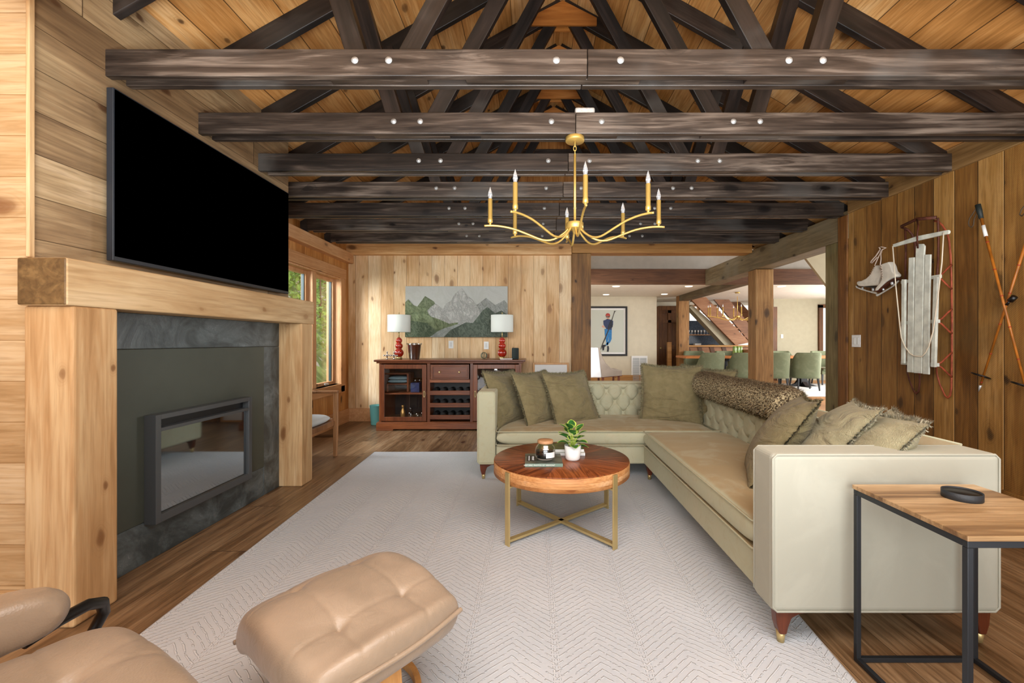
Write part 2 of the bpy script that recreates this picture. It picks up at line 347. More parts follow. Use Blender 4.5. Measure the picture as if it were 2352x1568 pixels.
# greenery
M['leaf'] = plain('leaf', '#4f7d2a', .6, var=.45, vs=3); M['leaf_light'] = plain('leaf_light', '#7da53c', .6, var=.4, vs=3)
t = NT('bank'); v, q = t.xyz(False); n1 = t.noise(v, 2.2, 6, 1); c = t.mix(t.ss(n1, .4, .6), lin('#4c6b2a'), lin('#8aa35a')); c = t.mix(t.ss(t.noise(v, 5, 3), .58, .64), c, lin('#b5b2a4'))
t.bump(n1, 1, .2); M['bank'] = t.set(Base_Color=c, Roughness=.95)

# ======================================================= camera, world, light
cam = bpy.data.cameras.new('camera'); co = bpy.data.objects.new('camera', cam); COL.objects.link(co)
co.location = (0, 0, HC); co.rotation_euler = (PI/2, 0, 0)
cam.lens = 36 * FPX / 2352; cam.sensor_width = 36; cam.shift_x = -(VX - 1176) / 2352; cam.clip_start = .05
scene.camera = co
w = bpy.data.worlds.new('world'); scene.world = w; w.use_nodes = True; wt = w.node_tree
tc = wt.nodes.new('ShaderNodeTexCoord'); sp = wt.nodes.new('ShaderNodeSeparateXYZ'); rp = wt.nodes.new('ShaderNodeValToRGB')
wt.links.new(tc.outputs['Generated'], sp.inputs[0]); wt.links.new(sp.outputs[2], rp.inputs[0]); wt.links.new(rp.outputs[0], wt.nodes['Background'].inputs[0])
rp.color_ramp.elements[0].position = 0; rp.color_ramp.elements[0].color = (.62, .60, .56, 1); rp.color_ramp.elements[1].position = .5; rp.color_ramp.elements[1].color = (.86, .93, 1, 1)
wt.nodes['Background'].inputs[1].default_value = 1.75
def area(name, loc, target, sx, sy, power, col=(1,1,1), spread=PI):
    l = bpy.data.lights.new(name, 'AREA'); l.shape = 'RECTANGLE'; l.size = sx; l.size_y = sy; l.energy = power; l.color = col; l.spread = spread
    o = bpy.data.objects.new(name, l); COL.objects.link(o); o.location = loc
    o.rotation_euler = (Vector(target) - Vector(loc)).to_track_quat('-Z', 'Y').to_euler(); return o
area('rear_fill_light', (.3, -6.5, 2.4), (.3, 5, 1.2), 7, 3.4, 400, (.95, .98, 1))  # added soft fill behind the camera, not a modelled window
area('ceiling_fill_light', (.3, -1.0, .45), (.3, 1.5, 4.2), 3.4, 1.2, 240, (.95, .98, 1), 2.0)  # added low lamp aimed up to brighten the roof boards
area('window_light_left', (-4.3, 4.4, 2.3), (1.0, 5.6, .5), 1.3, 1.5, 230, (.93, .97, 1))
area('soft_top_light', (.4, .55, 2.3), (.2, 3.2, 0), 3.2, 1.0, 75, (.96, .98, 1))  # added fill just above the frame, brightens rug and seats
area('far_room_light', (9.6, 10.2, 1.7), (4, 10.8, 1.2), 2.4, 2.0, 330, (.97, .98, 1))  # added area lamp brightening the dining room from out of view
area('far_room_light_side', (.45, 8.6, 1.5), (3, 11.5, 1.4), 1.6, 1.6, 55, (.97, .98, 1))  # added fill, kept out of sight behind the opening's left post
area('right_fill_light', (7.6, 6.4, 1.8), (3.3, 7.4, 1.4), 1.8, 1.8, 110, (.97, .98, 1))  # added fill from the right, no window opening modelled here
scene.view_settings.view_transform = 'Standard'; scene.view_settings.look = 'None'; scene.view_settings.exposure = 0
scene.cycles.max_bounces = 8; scene.cycles.adaptive_threshold = .02; scene.cycles.diffuse_bounces = 4; scene.cycles.glossy_bounces = 3; scene.cycles.transmission_bounces = 4; scene.cycles.transparent_max_bounces = 16
scene.cycles.caustics_reflective = False; scene.cycles.caustics_refractive = False; scene.cycles.sample_clamp_indirect = 6

# ======================================================= room shell
RZ = lambda x: 4.45 - .568 * abs(x - .27)          # underside of roof
struct('floor', MB().box(-3.0, 3.6, -2.5, 6.8, -.12, 0), M['floor'])
struct('floor_far_room', MB().box(3.6, 10.5, 4.9, 6.8, -.12, 0).box(.1, 10.5, 6.8, 16.2, -.12, 0), M['floor_far'])
# left wall with window opening  (glass recessed)
wl = MB(); XL = -2.84; D0, D1, Z0, Z1 = 4.35, 6.40, .60, 2.15
wl.box(XL-.2, XL, -2.5, D0, 0, 2.70).box(XL-.2, XL, D1, 6.68, 0, 2.70).box(XL-.2, XL, D0, D1, 0, Z0).box(XL-.2, XL, D0, D1, Z1, 2.70)
struct('wall_left', wl, M['pine_left'])
struct('wall_chimney', MB().box(-2.85, -2.165, 1.885, 3.84, 0, 3.3).box(-2.85,-2.165,1.885,3.84,3.3,3.32), M['pine_tv'])
struct('wall_chimney_side', MB().box(-2.9, -2.165, 1.862, 1.884, 0, 3.3), M['pine_end'])
struct('trim_1', MB().box(-2.168, -2.152, 1.856, 1.88, 1.58, 3.3), M['post_pale'], bevel=.004)
wb = MB(); wb.box(XL, .60, 6.67, 6.85, 0, 2.55); struct('wall_back', wb, M['pine_back'])
g = MB(); g.prism([(XL-.2, 6.69, 2.72), (3.4, 6.69, 2.72), (3.4, 6.69, RZ(3.4)), (.27, 6.69, 4.45), (XL-.2, 6.69, RZ(XL-.2))], (0, .12, 0)); struct('wall_gable', g, M['pine_left'])
wr = MB(); wr.box(3.305, 3.48, -2.5, 4.57, 0, 2.62); struct('wall_right', wr, M['wall_right'])
r = MB()
for s in (-1, 1):
    xe = .27 + s * 3.4; r.prism([(.27, -2.5, 4.45), (xe, -2.5, RZ(xe)), (xe, -2.5, RZ(xe)+.1), (.27, -2.5, 4.55)], (0, 9.3, 0))
struct('ceiling', r, M['roof'])
bb = MB().box(XL, -2.14, 6.645, 6.67, 0, .2).box(-.1, .58, 6.645, 6.67, 0, .2); struct('baseboard_back', bb, M['casing'], bevel=.004)
struct('baseboard_left', MB().box(XL, XL+.025, 3.85, 6.645, 0, .2), M['casing'], bevel=.004)
struct('baseboard_right', MB().box(3.28, 3.305, -2.5, 4.57, 0, .18), M['wall_right'], bevel=.004)
struct('baseboard_chimney', MB().box(-2.9, -2.19, 1.835, 1.86, 0, .16), M['pine_end'], bevel=.004)
# plates and beams (solid timbers)
def beam(name, b, m, label, cat='beam', group=None, bev=.008): return one(name, MB().box(*b), m, label, cat, group, bevel=bev)
one('wall_plate_beam', MB().box(3.285, 3.6, -2.4, 4.56, 2.56, 2.76), M['plate'], 'weathered horizontal plank along the top of the brown board wall, under the truss ends', 'beam', bevel=.004)
beam('wall_plate_beam', (XL-.02, -2.74, 3.86, 6.62, 2.40, 2.55), M['casing'], 'pale timber running along the top of the window wall toward the corner')
beam('header_beam', (XL+.0, .575, 6.58, 6.80, 2.535, 2.735), M['beam_pale'], 'pale knotty horizontal beam above the vertical pine boards and painting')
beam('header_beam', (.58, 3.295, 6.56, 6.80, 2.555, 2.755), M['beam_tan'], 'tan horizontal beam spanning the wide opening to the dining room')
beam('timber_post', (.575, .862, 6.56, 6.80, 0, 2.55), M['post_brown'], 'brown square post at the left end of the wide opening, beside the pine board wall', 'post')
beam('timber_post', (3.30, 3.565, 6.47, 6.71, 0, 2.295), M['post_brown'], 'two-toned square post standing free in the middle of the opening, dining chairs behind it', 'post')
beam('timber_post', (3.30, 3.50, 4.72, 4.93, 0, 2.30), M['post_grey'], 'grey-brown square post at the end of the brown board wall', 'post')
beam('edge_board', (3.29, 3.45, 4.575, 4.715, 0, 2.555), M['door_wood'], 'narrow orange-brown upright board between grey post and brown board wall', 'board')
beam('header_beam', (3.30, 3.56, 4.57, 8.38, 2.30, 2.60), M['beam_grey'], 'thick grey weathered beam running away above the free-standing post')
beam('cross_beam', (.0, 10.4, 8.4, 8.65, 2.345, 2.62), M['beam_red'], 'dark reddish-brown beam crossing the dining room below the white upper wall')
beam('ceiling_beam', (4.24, 4.50, 8.66, 12.7, 2.40, 2.57), M['beam_grey'], 'slim beam running back along the white dining room ceiling to the stair post')
beam('timber_post', (4.24, 4.54, 12.72, 12.97, 0, 2.56), M['post_brown'], 'far square post at the foot of the slim ceiling beam, beside the staircase', 'post')
# window
def window():
    t = tag(bpy.data.objects.new('window_1', None), kind='structure'); COL.objects.link(t); t.location = (XL, 5.5, Z0)
    c = MB(); c.box(XL, XL+.02, 4.2, D0+.02, Z0-.12, Z1+.1).box(XL, XL+.02, D1-.02, D1+.13, Z0-.12, Z1+.1)
    c.build('window_casing', M['casing_v'], t, bevel=.003)
    MB().box(XL, XL+.03, 4.2, D1+.13, Z1, Z1+.14).build('window_head', M['casing'], t, bevel=.003)
    MB().box(XL-.12, XL+.03, 4.2, D1+.1, Z0-.03, Z0).box(XL, XL+.02, 4.2, D1+.1, Z0-.13, Z0-.03).build('window_sill', M['casing'], t, bevel=.003)
    j = MB(); j.box(XL-.2, XL, D1-.02, D1, Z0, Z1).box(XL-.2, XL, D0, D1, Z1-.02, Z1).box(XL-.14, XL-.02, 5.63, 5.73, Z0, Z1).box(XL-.14, XL-.02, 4.93, 4.99, Z0, Z1)
    j.build('window_jamb', M['casing_v'], t, bevel=.003)
    for a, b in ((4.99, 5.63), (5.73, D1-.02), (D0, 4.93)):
        f = MB(); X0, X1 = XL-.15, XL-.085; s = .045
        f.box(X0, X1, a, a+s, Z0, Z1-.02).box(X0, X1, b-s, b, Z0, Z1-.02).box(X0, X1, a+s, b-s, Z0, Z0+s).box(X0, X1, a+s, b-s, Z1-.02-s, Z1-.02)
        sa = f.build('window_sash', M['casing_v'], t, bevel=.003)
        e = MB(); e.box(X0+.01, X1-.02, b-s-.012, b-s, Z0+s, Z1-.02-s); e.build('weather_strip', plain('weather_strip', '#22393c', .5), sa)
        MB().box(X0+.02, X0+.026, a+s, b-s, Z0+s, Z1-.02-s).build('pane', M['glass'], t)
        cr = MB().box(X1, X1+.02, (a+b)/2+.02, (a+b)/2+.12, Z0+.005, Z0+.03); cr.tube([(X1+.02, (a+b)/2+.07, Z0+.02), (X1+.035, (a+b)/2+.0, Z0+.03), (X1+.03, (a+b)/2-.04, Z0+.03)], .006, 8)
        cr.build('crank_handle', M['white'], t)
window()
# outside bank and shrubs
struct('ground_bank', MB().grid(lambda u, v: Vector((-3.6 - 7*u, -1 + 16*v, -.2 + 7.5*u**.8 + .35*noise.noise(Vector((u*6, v*9, 0))))), 30, 50).box(-3.6, -3.1, -1, 15, -.6, -.18), M['bank'])
def shrub(x, y, z, r, h, mt, label):
    t = thing('shrub', label, 'shrub', (x, y, z), group='leafy shrubs on the bank outside the window')
    b = MB()
    for k in range(1500):
        th = random.uniform(0, 2*PI); f = random.random(); zz = f*h; rr = r * math.sqrt(random.random()) * (1 - .6*f**2) 
        c = Vector((rr*math.cos(th), rr*math.sin(th), zz)); d = Vector((random.gauss(0,1), random.gauss(0,1), random.gauss(.3,.6))).normalized(); s = d.orthogonal().normalized()
        l = random.uniform(.06, .12); b.add([c, c+d*l*.5+s*l*.28, c+d*l, c+d*l*.5-s*l*.28], [(0,1,2,3)])
    b.build('foliage', mt, t, world=False)
    MB().tube([(0,0,-.3), (0,0,h*.7)], [.04, .015], 7).build('stem', M['teak'], t, world=False)
k = 0
for (x, y, z, r, h, mt) in [(-4.6, 8.3, 1.0, .7, 1.6, 'leaf_light'), (-5.0, 10.2, 1.5, .9, 2.0, 'leaf_light'), (-6.7, 9.5, 3.1, .8, 1.9, 'leaf'), (-5.9, 12.3, 2.4, 1.1, 2.4, 'leaf'), (-7.3, 11.4, 3.7, .8, 2.4, 'leaf'), (-6.0, 7.6, 2.6, .7, 2, 'leaf'), (-8.2, 13.6, 4.4, 1.2, 3, 'leaf')]:
    shrub(x, y, z, r, h, M[mt], 'leafy green shrub growing on the bank outside the window')

# ======================================================= far rooms
struct('ceiling_dining', MB().box(.1, 10.5, 8.66, 16.2, 2.56, 2.66), M['plaster'])
struct('wall_upper', MB().box(.1, 10.5, 8.5, 8.62, 2.62, 3.6), M['grey_wall'])
struct('ceiling_upper', MB().box(.58, 10.5, 6.86, 8.6, 3.3, 3.4).box(3.75, 10.5, 4.6, 6.86, 3.3, 3.4), M['plaster'])
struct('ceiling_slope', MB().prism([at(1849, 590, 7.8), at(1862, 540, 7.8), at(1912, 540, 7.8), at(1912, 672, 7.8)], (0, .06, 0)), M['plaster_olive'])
struct('wall_far_left', MB().box(.1, .2, 6.9, 13, 0, 2.56).box(.1, 3.67, 13, 13.2, 0, 2.56).box(3.55, 3.67, 13.2, 15.5, 0, 2.56), M['plaster_cream'])
struct('baseboard_far', MB().box(.2, 3.67, 12.97, 13.0, 0, .22), M['beam_tan'])
fw = MB().box(3.67, 4.2, 14.8, 14.9, 0, 2.56).box(4.2, 5.0, 14.8, 14.9, 2.35, 2.56).box(5.0, 5.3, 14.8, 14.9, 0, 2.56).box(5.3, 10.5, 16.0, 16.1, 0, .9)
struct('wall_far', fw, M['plaster_cream'])
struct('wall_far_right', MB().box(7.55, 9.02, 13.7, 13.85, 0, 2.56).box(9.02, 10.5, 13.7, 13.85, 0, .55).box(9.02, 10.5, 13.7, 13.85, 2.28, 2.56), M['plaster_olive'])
wf = MB(); 
for x in (5.3, 6.0, 6.7, 7.4): wf.box(x, x+.08, 15.95, 16.05, .9, 2.56)
wf.box(5.3, 7.6, 15.95, 16.05, 1.6, 1.66).box(5.3, 7.6, 15.95, 16.05, 2.5, 2.56)
struct('window_2', wf, M['casing_v'])
w3 = MB().box(8.94, 9.06, 13.63, 13.7, .5, 2.36).box(8.94, 10.4, 13.63, 13.7, 2.28, 2.38).box(8.94, 10.4, 13.63, 13.7, .5, .58)
struct('window_3', w3, M['door_wood'])
struct('trim_2', MB().box(7.42, 7.58, 13.55, 13.72, 0, 2.3), M['door_wood'])
d = tag(bpy.data.objects.new('door_1', None), kind='structure'); COL.objects.link(d); d.location = (4.6, 14.78, 0)
MB().box(4.05, 4.22, 14.70, 14.8, 0, 2.4).box(4.22, 5.02, 14.70, 14.8, 2.28, 2.42).box(4.98, 5.12, 14.7, 14.8, 0, 2.4).build('door_frame', M['door_wood'], d, bevel=.006)
dl = MB().box(4.22, 4.98, 14.76, 14.80, 0, 2.28)
for (x0, x1) in ((4.22, 4.34), (4.54, 4.66), (4.86, 4.98)): dl.box(x0, x1, 14.73, 14.76, 0, 2.28)
for (z0, z1) in ((0, .2), (.95, 1.1), (1.85, 1.95), (2.18, 2.28)): dl.box(4.34, 4.86, 14.73, 14.76, z0, z1)
dp = dl.build('door_panel', M['door_wood'], d, bevel=.004)
MB().lathe([(.0,0),(.03,.005),(.03,.03),(.012,.04),(.012,.07)], (4.28, 14.68, 1.0), 12, M=Matrix.Rotation(-PI/2, 4, 'X')).build('door_knob', M['brass'], dp)
for i, (x, y) in enumerate([(1415, 657), (1582, 657), (1526, 675), (1795, 657), (1392, 676)]):
    D = (2.56 - HC) * 1000 / (VY - y); X = (x - VX) / 1000 * D
    tag(MB().lathe([(.0, 0), (.075, 0), (.09, .006), (.09, .012)], (X, D, 2.545), 20).build('recessed_light', plain('downlight', '#fff8ea', .5, emit=1.5)), 'small round recessed ceiling light in the white dining room ceiling', 'light', 'recessed lights in the dining room ceiling')

# staircase (runs in X at D ~ 12.9)
st = thing('staircase', 'reddish timber staircase with open treads descending behind the dining table', 'staircase', (6, 13.4, 0))
def sq(p, D0_, D1_): return [at(x, y, D0_) for x, y in p]
MB().prism(sq([(1572, 672), (1612, 672), (1722, 786), (1690, 793)], 13.2, 0), (0, .09, 0)).build('stringer', M['stair'], st, bevel=.006)
MB().prism(sq([(1632, 678), (1662, 672), (1760, 792), (1735, 800)], 13.9, 0), (0, .09, 0)).build('stringer', M['stair'], st, bevel=.006)
MB().prism(sq([(1662, 682), (1690, 682), (1772, 770), (1755, 785)], 14.8, 0), (0, .08, 0)).build('handrail', M['stair'], st, bevel=.006)
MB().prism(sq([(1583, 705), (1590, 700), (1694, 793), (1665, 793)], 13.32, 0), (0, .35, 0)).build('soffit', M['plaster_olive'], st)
a0, a1 = at(1600, 682, 13.3), at(1712, 788, 13.3)
for k in range(11):
    p = a0.lerp(a1, (k + .5) / 11); MB().box(p.x-.02, p.x+.26, 13.3, 13.98, p.z-.02, p.z+.02).build('tread', M['stair'], st, bevel=.004)
# bar below the stairs
bc = thing('bar_cabinet', 'dark bar nook with shelf under the staircase slope', 'cabinet', (5.1, 14, 0))
MB().box(4.98, 6.2, 14.3, 14.4, 0, 1.9).build('back_panel', plain('tilework', '#39424e', .3, var=.5, vs=40), bc)
MB().box(5.0, 6.2, 13.8, 14.3, .95, 1.0).build('counter', plain('bar_counter', '#20242a', .2), bc, bevel=.004)
MB().box(5.0, 6.2, 13.85, 14.3, 0, .95).build('base', M['white'], bc)
MB().box(5.0, 6.2, 14.1, 14.3, 1.42, 1.45).build('shelf', M['casing'], bc)
for k in range(7):
    x = 5.06 + k * .1; tag(MB().lathe([(.025,0),(.005,.01),(.005,.06),(.03,.09),(.028,.14)], (x, 14.2, 1.45), 12).build('wine_glass', M['white']), 'small stemmed glass on the shelf of the bar nook', 'glass', 'stemmed glasses on the bar shelf')
tag(MB().box(5.15, 5.35, 13.9, 14.05, 1.0, 1.16).build('box', M['white'], bevel=.01), 'white box on the bar counter under the stairs', 'box')
tag(MB().box(5.62, 5.82, 13.95, 14.05, 1.0, 1.12).build('box', M['beam_tan'], bevel=.01), 'small tan box on the dark bar counter', 'box')
hw = thing('half_wall', 'low wooden half wall with a light cap rail behind the dining table', 'half wall', (5.4, 13.0, 0))
MB().box(4.62, 6.6, 13.06, 13.12, 0, 1.06).build('board_panel', M['stair'], hw)
MB().box(4.6, 6.6, 12.98, 13.16, 1.06, 1.11).build('cap_rail', M['beam_tan'], hw, bevel=.005)
for k in range(5): MB().prism([(4.8+k*.36, 13.04, .2), (4.92+k*.36, 13.04, .2), (4.62+k*.36+.05, 13.04, 1.05), (4.5+k*.36+.05, 13.04, 1.05)], (0, .02, 0)).build('brace_board', M['beam_red'], hw)
struct('trim_3', MB().box(4.0, 4.12, 13.0, 13.1, 0, 1.2), M['beam_tan'], bevel=.004)

# ======================================================= roof trusses
def timber(name, p0, p1, w_, d_, mat, parent, bev=.004):
    """plank from p0 to p1 (root-local), w_ tall in the truss plane, d_ thick"""
    p0, p1 = Vector(p0), Vector(p1); L = (p1 - p0).length
    o = MB().box(0, L, -d_/2, d_/2, -w_/2, w_/2).build(name, mat, None, bevel=bev)
    o.parent = parent; o.location = p0; o.rotation_euler = (0, -math.atan2(p1.z - p0.z, p1.x - p0.x), 0); return o
def make_truss(xl, xr):
    t = thing('roof_truss', '', 'truss', (0, 0, 2.63)); zb = 0
    j = .27
    for (y, oo) in ((.019, 0), (.104, .02)):
        timber('tie_beam', (xl + (.03 if oo else 0), y, zb), (j - oo, y, zb), .137, .038, M['dark_beam'], t)
        timber('tie_beam', (j + .003 - oo, y, zb), (xr, y, zb), .137, .038, M['dark_beam'], t)
    for (xa, xb) in ((-.35, .55), (-1.05, -.55), (1.1, 1.62)):
        timber('spacer_block', (xa, .0615, zb - .02), (xb, .0615, zb - .02), .09, .045, M['dark_beam'], t)
    zt = lambda x: RZ(x) - 2.63
    for s in (-1, 1):
        xe = xl - .1 if s < 0 else xr + .08
        nz = .085
        timber('rafter', (xe, .0615, zt(xe) - nz), (.27 - s * -.0, .0615, zt(.27) - nz), .14, .045, M['dark_web'], t)
        xq = .27 + s * 1.12
        timber('web', (xq + s * .03, .0615, zb - .04), (.27 + s * 1.44, .0615, zt(.27 + s*1.44) - .08), .10, .085, M['dark_web'], t)
        timber('web', (xq - s * .14, .0615, zb - .04), (.27 + s * .09, .0615, zt(.27) - .22), .10, .045, M['dark_web'], t)
    g = MB(); 
    for y in (.018, .09): g.prism([(-.045, y, 1.53), (.585, y, 1.53), (.585, y, 1.60), (.27, y, 1.76), (-.045, y, 1.60)], (0, .018, 0))
    g.build('gusset_plate', M['gusset'], t, world=False)
    for x in (-.904, -.733, .114, .438, 1.289, 1.461):
        b = MB().lathe([(.0, 0), (.018, 0), (.018, .003), (.011, .006), (.009, .012), (.0, .014)], (x, 0, .01), 14, M=Matrix.Rotation(PI/2, 4, 'X'))
        b.build('bolt', M['zinc'], t, world=False)
    return t
TL = ['dark roof truss whose wide tie beam crosses just above the television',
      'dark roof truss with the gold chandelier canopy fixed under its tie beam',
      'dark roof truss just behind the chandelier rod, third full tie beam from the front',
      'fourth full dark tie beam truss from the front, starting at the television corner',
      'fifth full dark tie beam truss from the front, behind the chandelier candles',
      'sixth full dark tie beam truss, next to last before the pine back wall',
      'farthest dark roof truss, nearest the pale beam over the back wall']
tA = make_truss(-2.172, 3.40); tB = make_truss(-2.735, 3.31)
for k in range(7):
    base = tA if k < 3 else tB; loc = (0, 2.2 + .61 * k, 2.63 + (.0 if k < 3 else 0))
    if k == 0: o = tA; o.location = loc; o['label'] = TL[0]; o['group'] = 'dark roof trusses'
    elif k == 3: o = tB; o.location = loc; o['label'] = TL[3]; o['group'] = 'dark roof trusses'
    else: o = dup(base, loc, label=TL[k], group='dark roof trusses')
t0 = dup(tA, (0, 1.59, 2.63), label='dark truss end at the very top left corner', group='dark roof trusses')
beam('collar_board', (-.57, 1.45, 6.63, 6.67, 4.03, 4.15), M['dark_beam'], 'dark horizontal board high on the far gable behind the chandelier canopy', 'board', bev=.003)

# ======================================================= fireplace
f = thing('fireplace', 'built-in fireplace with slate surround, timber posts and thick pale mantel', 'fireplace', (-2.15, 2.85, 0))
MB().box(-2.163, -1.955, 1.82, 3.875, 1.372, 1.572).build('mantel_beam', [M['mantel']], f, bevel=.008)
bpy.data.objects['mantel_beam'].data.materials.append(M['end_grain'])
for p in bpy.data.objects['mantel_beam'].data.polygons:
    if abs(p.normal.y) > .9: p.material_index = 1
MB().box(-2.168, -1.955, 1.848, 2.05, 0, 1.372).build('side_post', M['post_pale'], f, bevel=.012, seg=3)
MB().box(-2.168, -1.951, 3.66, 3.84, 0, 1.372).build('side_post', M['post_pale'], f, bevel=.01, seg=3)
MB().box(-2.17, -2.140, 2.05, 3.66, 1.180, 1.372).build('slate_slab', M['slate'], f, bevel=.003)
MB().box(-2.17, -2.140, 2.05, 3.445, 0, .228).build('slate_slab', M['slate'], f, bevel=.003)
MB().box(-2.17, -2.140, 3.45, 3.66, 0, 1.178).build('slate_slab', M['slate'], f, bevel=.003)
MB().box(-2.17, -2.136, 2.05, 3.447, .23, 1.178).build('metal_panel', M['panel_metal'], f, bevel=.002)
a, b, z0, z1, X0, X1 = 2.385, 3.2, .215, .815, -2.136, -2.07
fb = MB(); fb.box(X0, X1, a, a+.035, z0, z1).box(X0, X1, b-.035, b, z0, z1).box(X0, X1, a+.035, b-.035, z0, z0+.045).box(X0, X1, a+.035, b-.035, z1-.028, z1).box(X0, X1, a+.035, b-.035, z1-.095, z1-.075)
ff = fb.build('firebox_frame', M['frame_metal'], f, bevel=.002)
MB().box(X0, X0+.02, a+.035, b-.035, z1-.075, z1-.028).build('air_slot', M['black'], ff)
MB().box(X0, X1-.02, a+.035, b-.035, z0+.045, z1-.095).build('glass_pane', M['fire_glass'], f)
# television
t = thing('television', 'large black flat television hung on the board wall above the mantel', 'television', (-2.12, 2.95, 1.58))
tvm = Matrix.Translation((-2.10, 2.955, 2.04)) @ Matrix.Rotation(math.radians(0), 4, 'Y')
def tp(x, y, X): return wx(x, y, X)
c4 = [wx(258, 605, -2.10), wx(662, 670, -2.10), wx(664, 432, -2.10), wx(265, 200, -2.10)]
Dn = 2.10/.966; Df = 2.10/.563
zt, zb_ = 2.49, 1.625
MB().box(-2.135, -2.10, Dn, Df, zb_, zt).build('housing', plain('tv_case', '#20242a', .4), t, bevel=.003)
MB().box(-2.10, -2.097, Dn+.008, Df-.008, zb_+.022, zt-.008).build('screen', M['tv'], t)
MB().box(-2.162, -2.135, 2.6, 3.3, 1.85, 2.2).build('wall_bracket', M['black'], t)

# ======================================================= chandelier
def chandelier(name, label, c, zc, rx, ry, ztop, n=8, ch=.165, rot=0, canopy=.0615):
    t = thing(name, label, 'chandelier', (c[0], c[1], ztop)); x0, y0 = c; z = zc
    MB().lathe([(.0, -.028), (canopy*.97, -.028), (canopy, -.024), (canopy, -.002), (canopy*.9, 0)], (x0, y0, ztop), 32).build('canopy', M['gold'], t)
    if n == 8:
        li = MB()
        for k in range(3):
            zz = ztop - .045 - k * .028; pts = []
            for q in range(14):
                a = 2*PI*q/14; u, v = math.cos(a)*.009, math.sin(a)*.017
                pts.append((x0 + (u if k % 2 else 0), y0 + (0 if k % 2 else u), zz + v))
            li.tube(pts, .0028, 6, closed=True)
        li.build('chain_link', M['gold'], t)
    MB().tube([(x0, y0, ztop - .11), (x0, y0, z + .02)], .0085, 12).build('rod', M['gold'], t)
    MB().lathe([(.0, -.06), (.012, -.058), (.018, -.03), (.05, -.028), (.056, -.024), (.056, .012), (.052, .016), (.0, .017)], (x0, y0, z), 32).build('hub', M['gold'], t)
    for k in range(n):
        th = rot + 2*PI*k/n; dx, dy = math.cos(th)*rx, math.sin(th)*ry
        P = lambda s, h: Vector((x0 + dx*s, y0 + dy*s, z + h)); pts = []
        kn = [(.07, -.02), (.13, -.055), (.25, -.095), (.38, -.10), (.55, -.065), (.72, -.03), (.88, -.012), (1.0, -.008), (1.07, -.010)]
        pts = [P(s, h) for s, h in kn]
        sm = []
        for i in range(len(pts)-1):
            for q in range(3):
                u = q/3; p0 = pts[max(i-1,0)]; p1 = pts[i]; p2 = pts[i+1]; p3 = pts[min(i+2, len(pts)-1)]
                sm.append(.5*((2*p1)+(p2-p0)*u+(2*p0-5*p1+4*p2-p3)*u*u+(3*p1-p0-3*p2+p3)*u**3))
        sm.append(pts[-1])
        MB().tube(sm, .0072, 8).build('arm', M['gold'], t)
        b = P(1, 0)
        s = MB(); s.lathe([(.0, -.004), (.008, -.002), (.006, .006), (.0135, .010), (.0165, .014), (.0165, .035), (.0145, .037), (.0145, ch), (.012, ch+.002)], b, 16).build('candle_sleeve', M['gold'], t)
        MB().lathe([(.010, ch), (.0105, ch+.006), (.014, ch+.022), (.0135, ch+.034), (.009, ch+.052), (.0035, ch+.070), (.001, ch+.080)], b, 14).build('bulb', M['bulb'], t)
    return t
t = NT('bulb'); M['bulb'] = t.set(Base_Color=lin('#f4f4f4'), Roughness=.05, Transmission_Weight=.85, Specular_IOR_Level=.8, Emission_Color=lin('#ffffff'), Emission_Strength=.15)
chandelier('chandelier', 'gold eight-arm chandelier with candle sleeves hanging in the living room', (.27, 2.86), 1.985, .555, .42, 2.56, rot=math.radians(92))
tag(MB().box(.27, .40, 2.84, 2.92, 2.70, 2.75).build('junction_box', M['zinc'], bevel=.012, seg=3), 'small galvanised electrical box on top of the beam above the chandelier', 'electrical box')
# ======================================================= rug
def rugpt(x, y): a = math.radians(2.0); return Vector((x*math.cos(a)-y*math.sin(a)*-1*-1, 0, 0))
rg = thing('area_rug', 'large pale grey woven rug with chevron texture on the plank floor', 'rug', (-.25, 3.0, 0))
RP = [(-1.60, 1.10), (-1.745, 4.77), (1.36, 4.80), (1.115, 1.10)]
N = MB(); N.prism([(x, y, .001) for x, y in RP], (0, 0, .011)); N.build('pile', M['rug'], rg, bevel=.004)
e = MB(); pts = [Vector((x, y, .006)) for x, y in RP]
for i in range(4): e.tube([pts[i], pts[(i+1) % 4]], .006, 6)
e.build('binding', M['rug_edge'], rg)

# ======================================================= sectional sofa
sf = thing('sectional_sofa', 'pale sage green velvet L-shaped sectional sofa with tufted back on wooden legs', 'sofa', (.7, 3.4, 0))
V, VP_ = M['velvet'], M['velvet_pale']; ZB, ZT = .15, .78
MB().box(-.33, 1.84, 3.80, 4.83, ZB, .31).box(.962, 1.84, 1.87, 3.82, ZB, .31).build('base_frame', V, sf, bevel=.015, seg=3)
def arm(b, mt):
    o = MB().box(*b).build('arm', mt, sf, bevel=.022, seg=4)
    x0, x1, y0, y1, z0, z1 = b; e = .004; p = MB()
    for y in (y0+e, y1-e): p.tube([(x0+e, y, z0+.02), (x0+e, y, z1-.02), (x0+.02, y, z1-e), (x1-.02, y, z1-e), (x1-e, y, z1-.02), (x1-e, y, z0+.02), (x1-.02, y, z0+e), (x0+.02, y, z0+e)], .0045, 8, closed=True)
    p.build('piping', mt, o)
arm((-.494, -.335, 3.79, 4.83, ZB, ZT+.005), V); arm((.940, 1.842, 1.715, 1.868, ZB, ZT-.003), VP_)
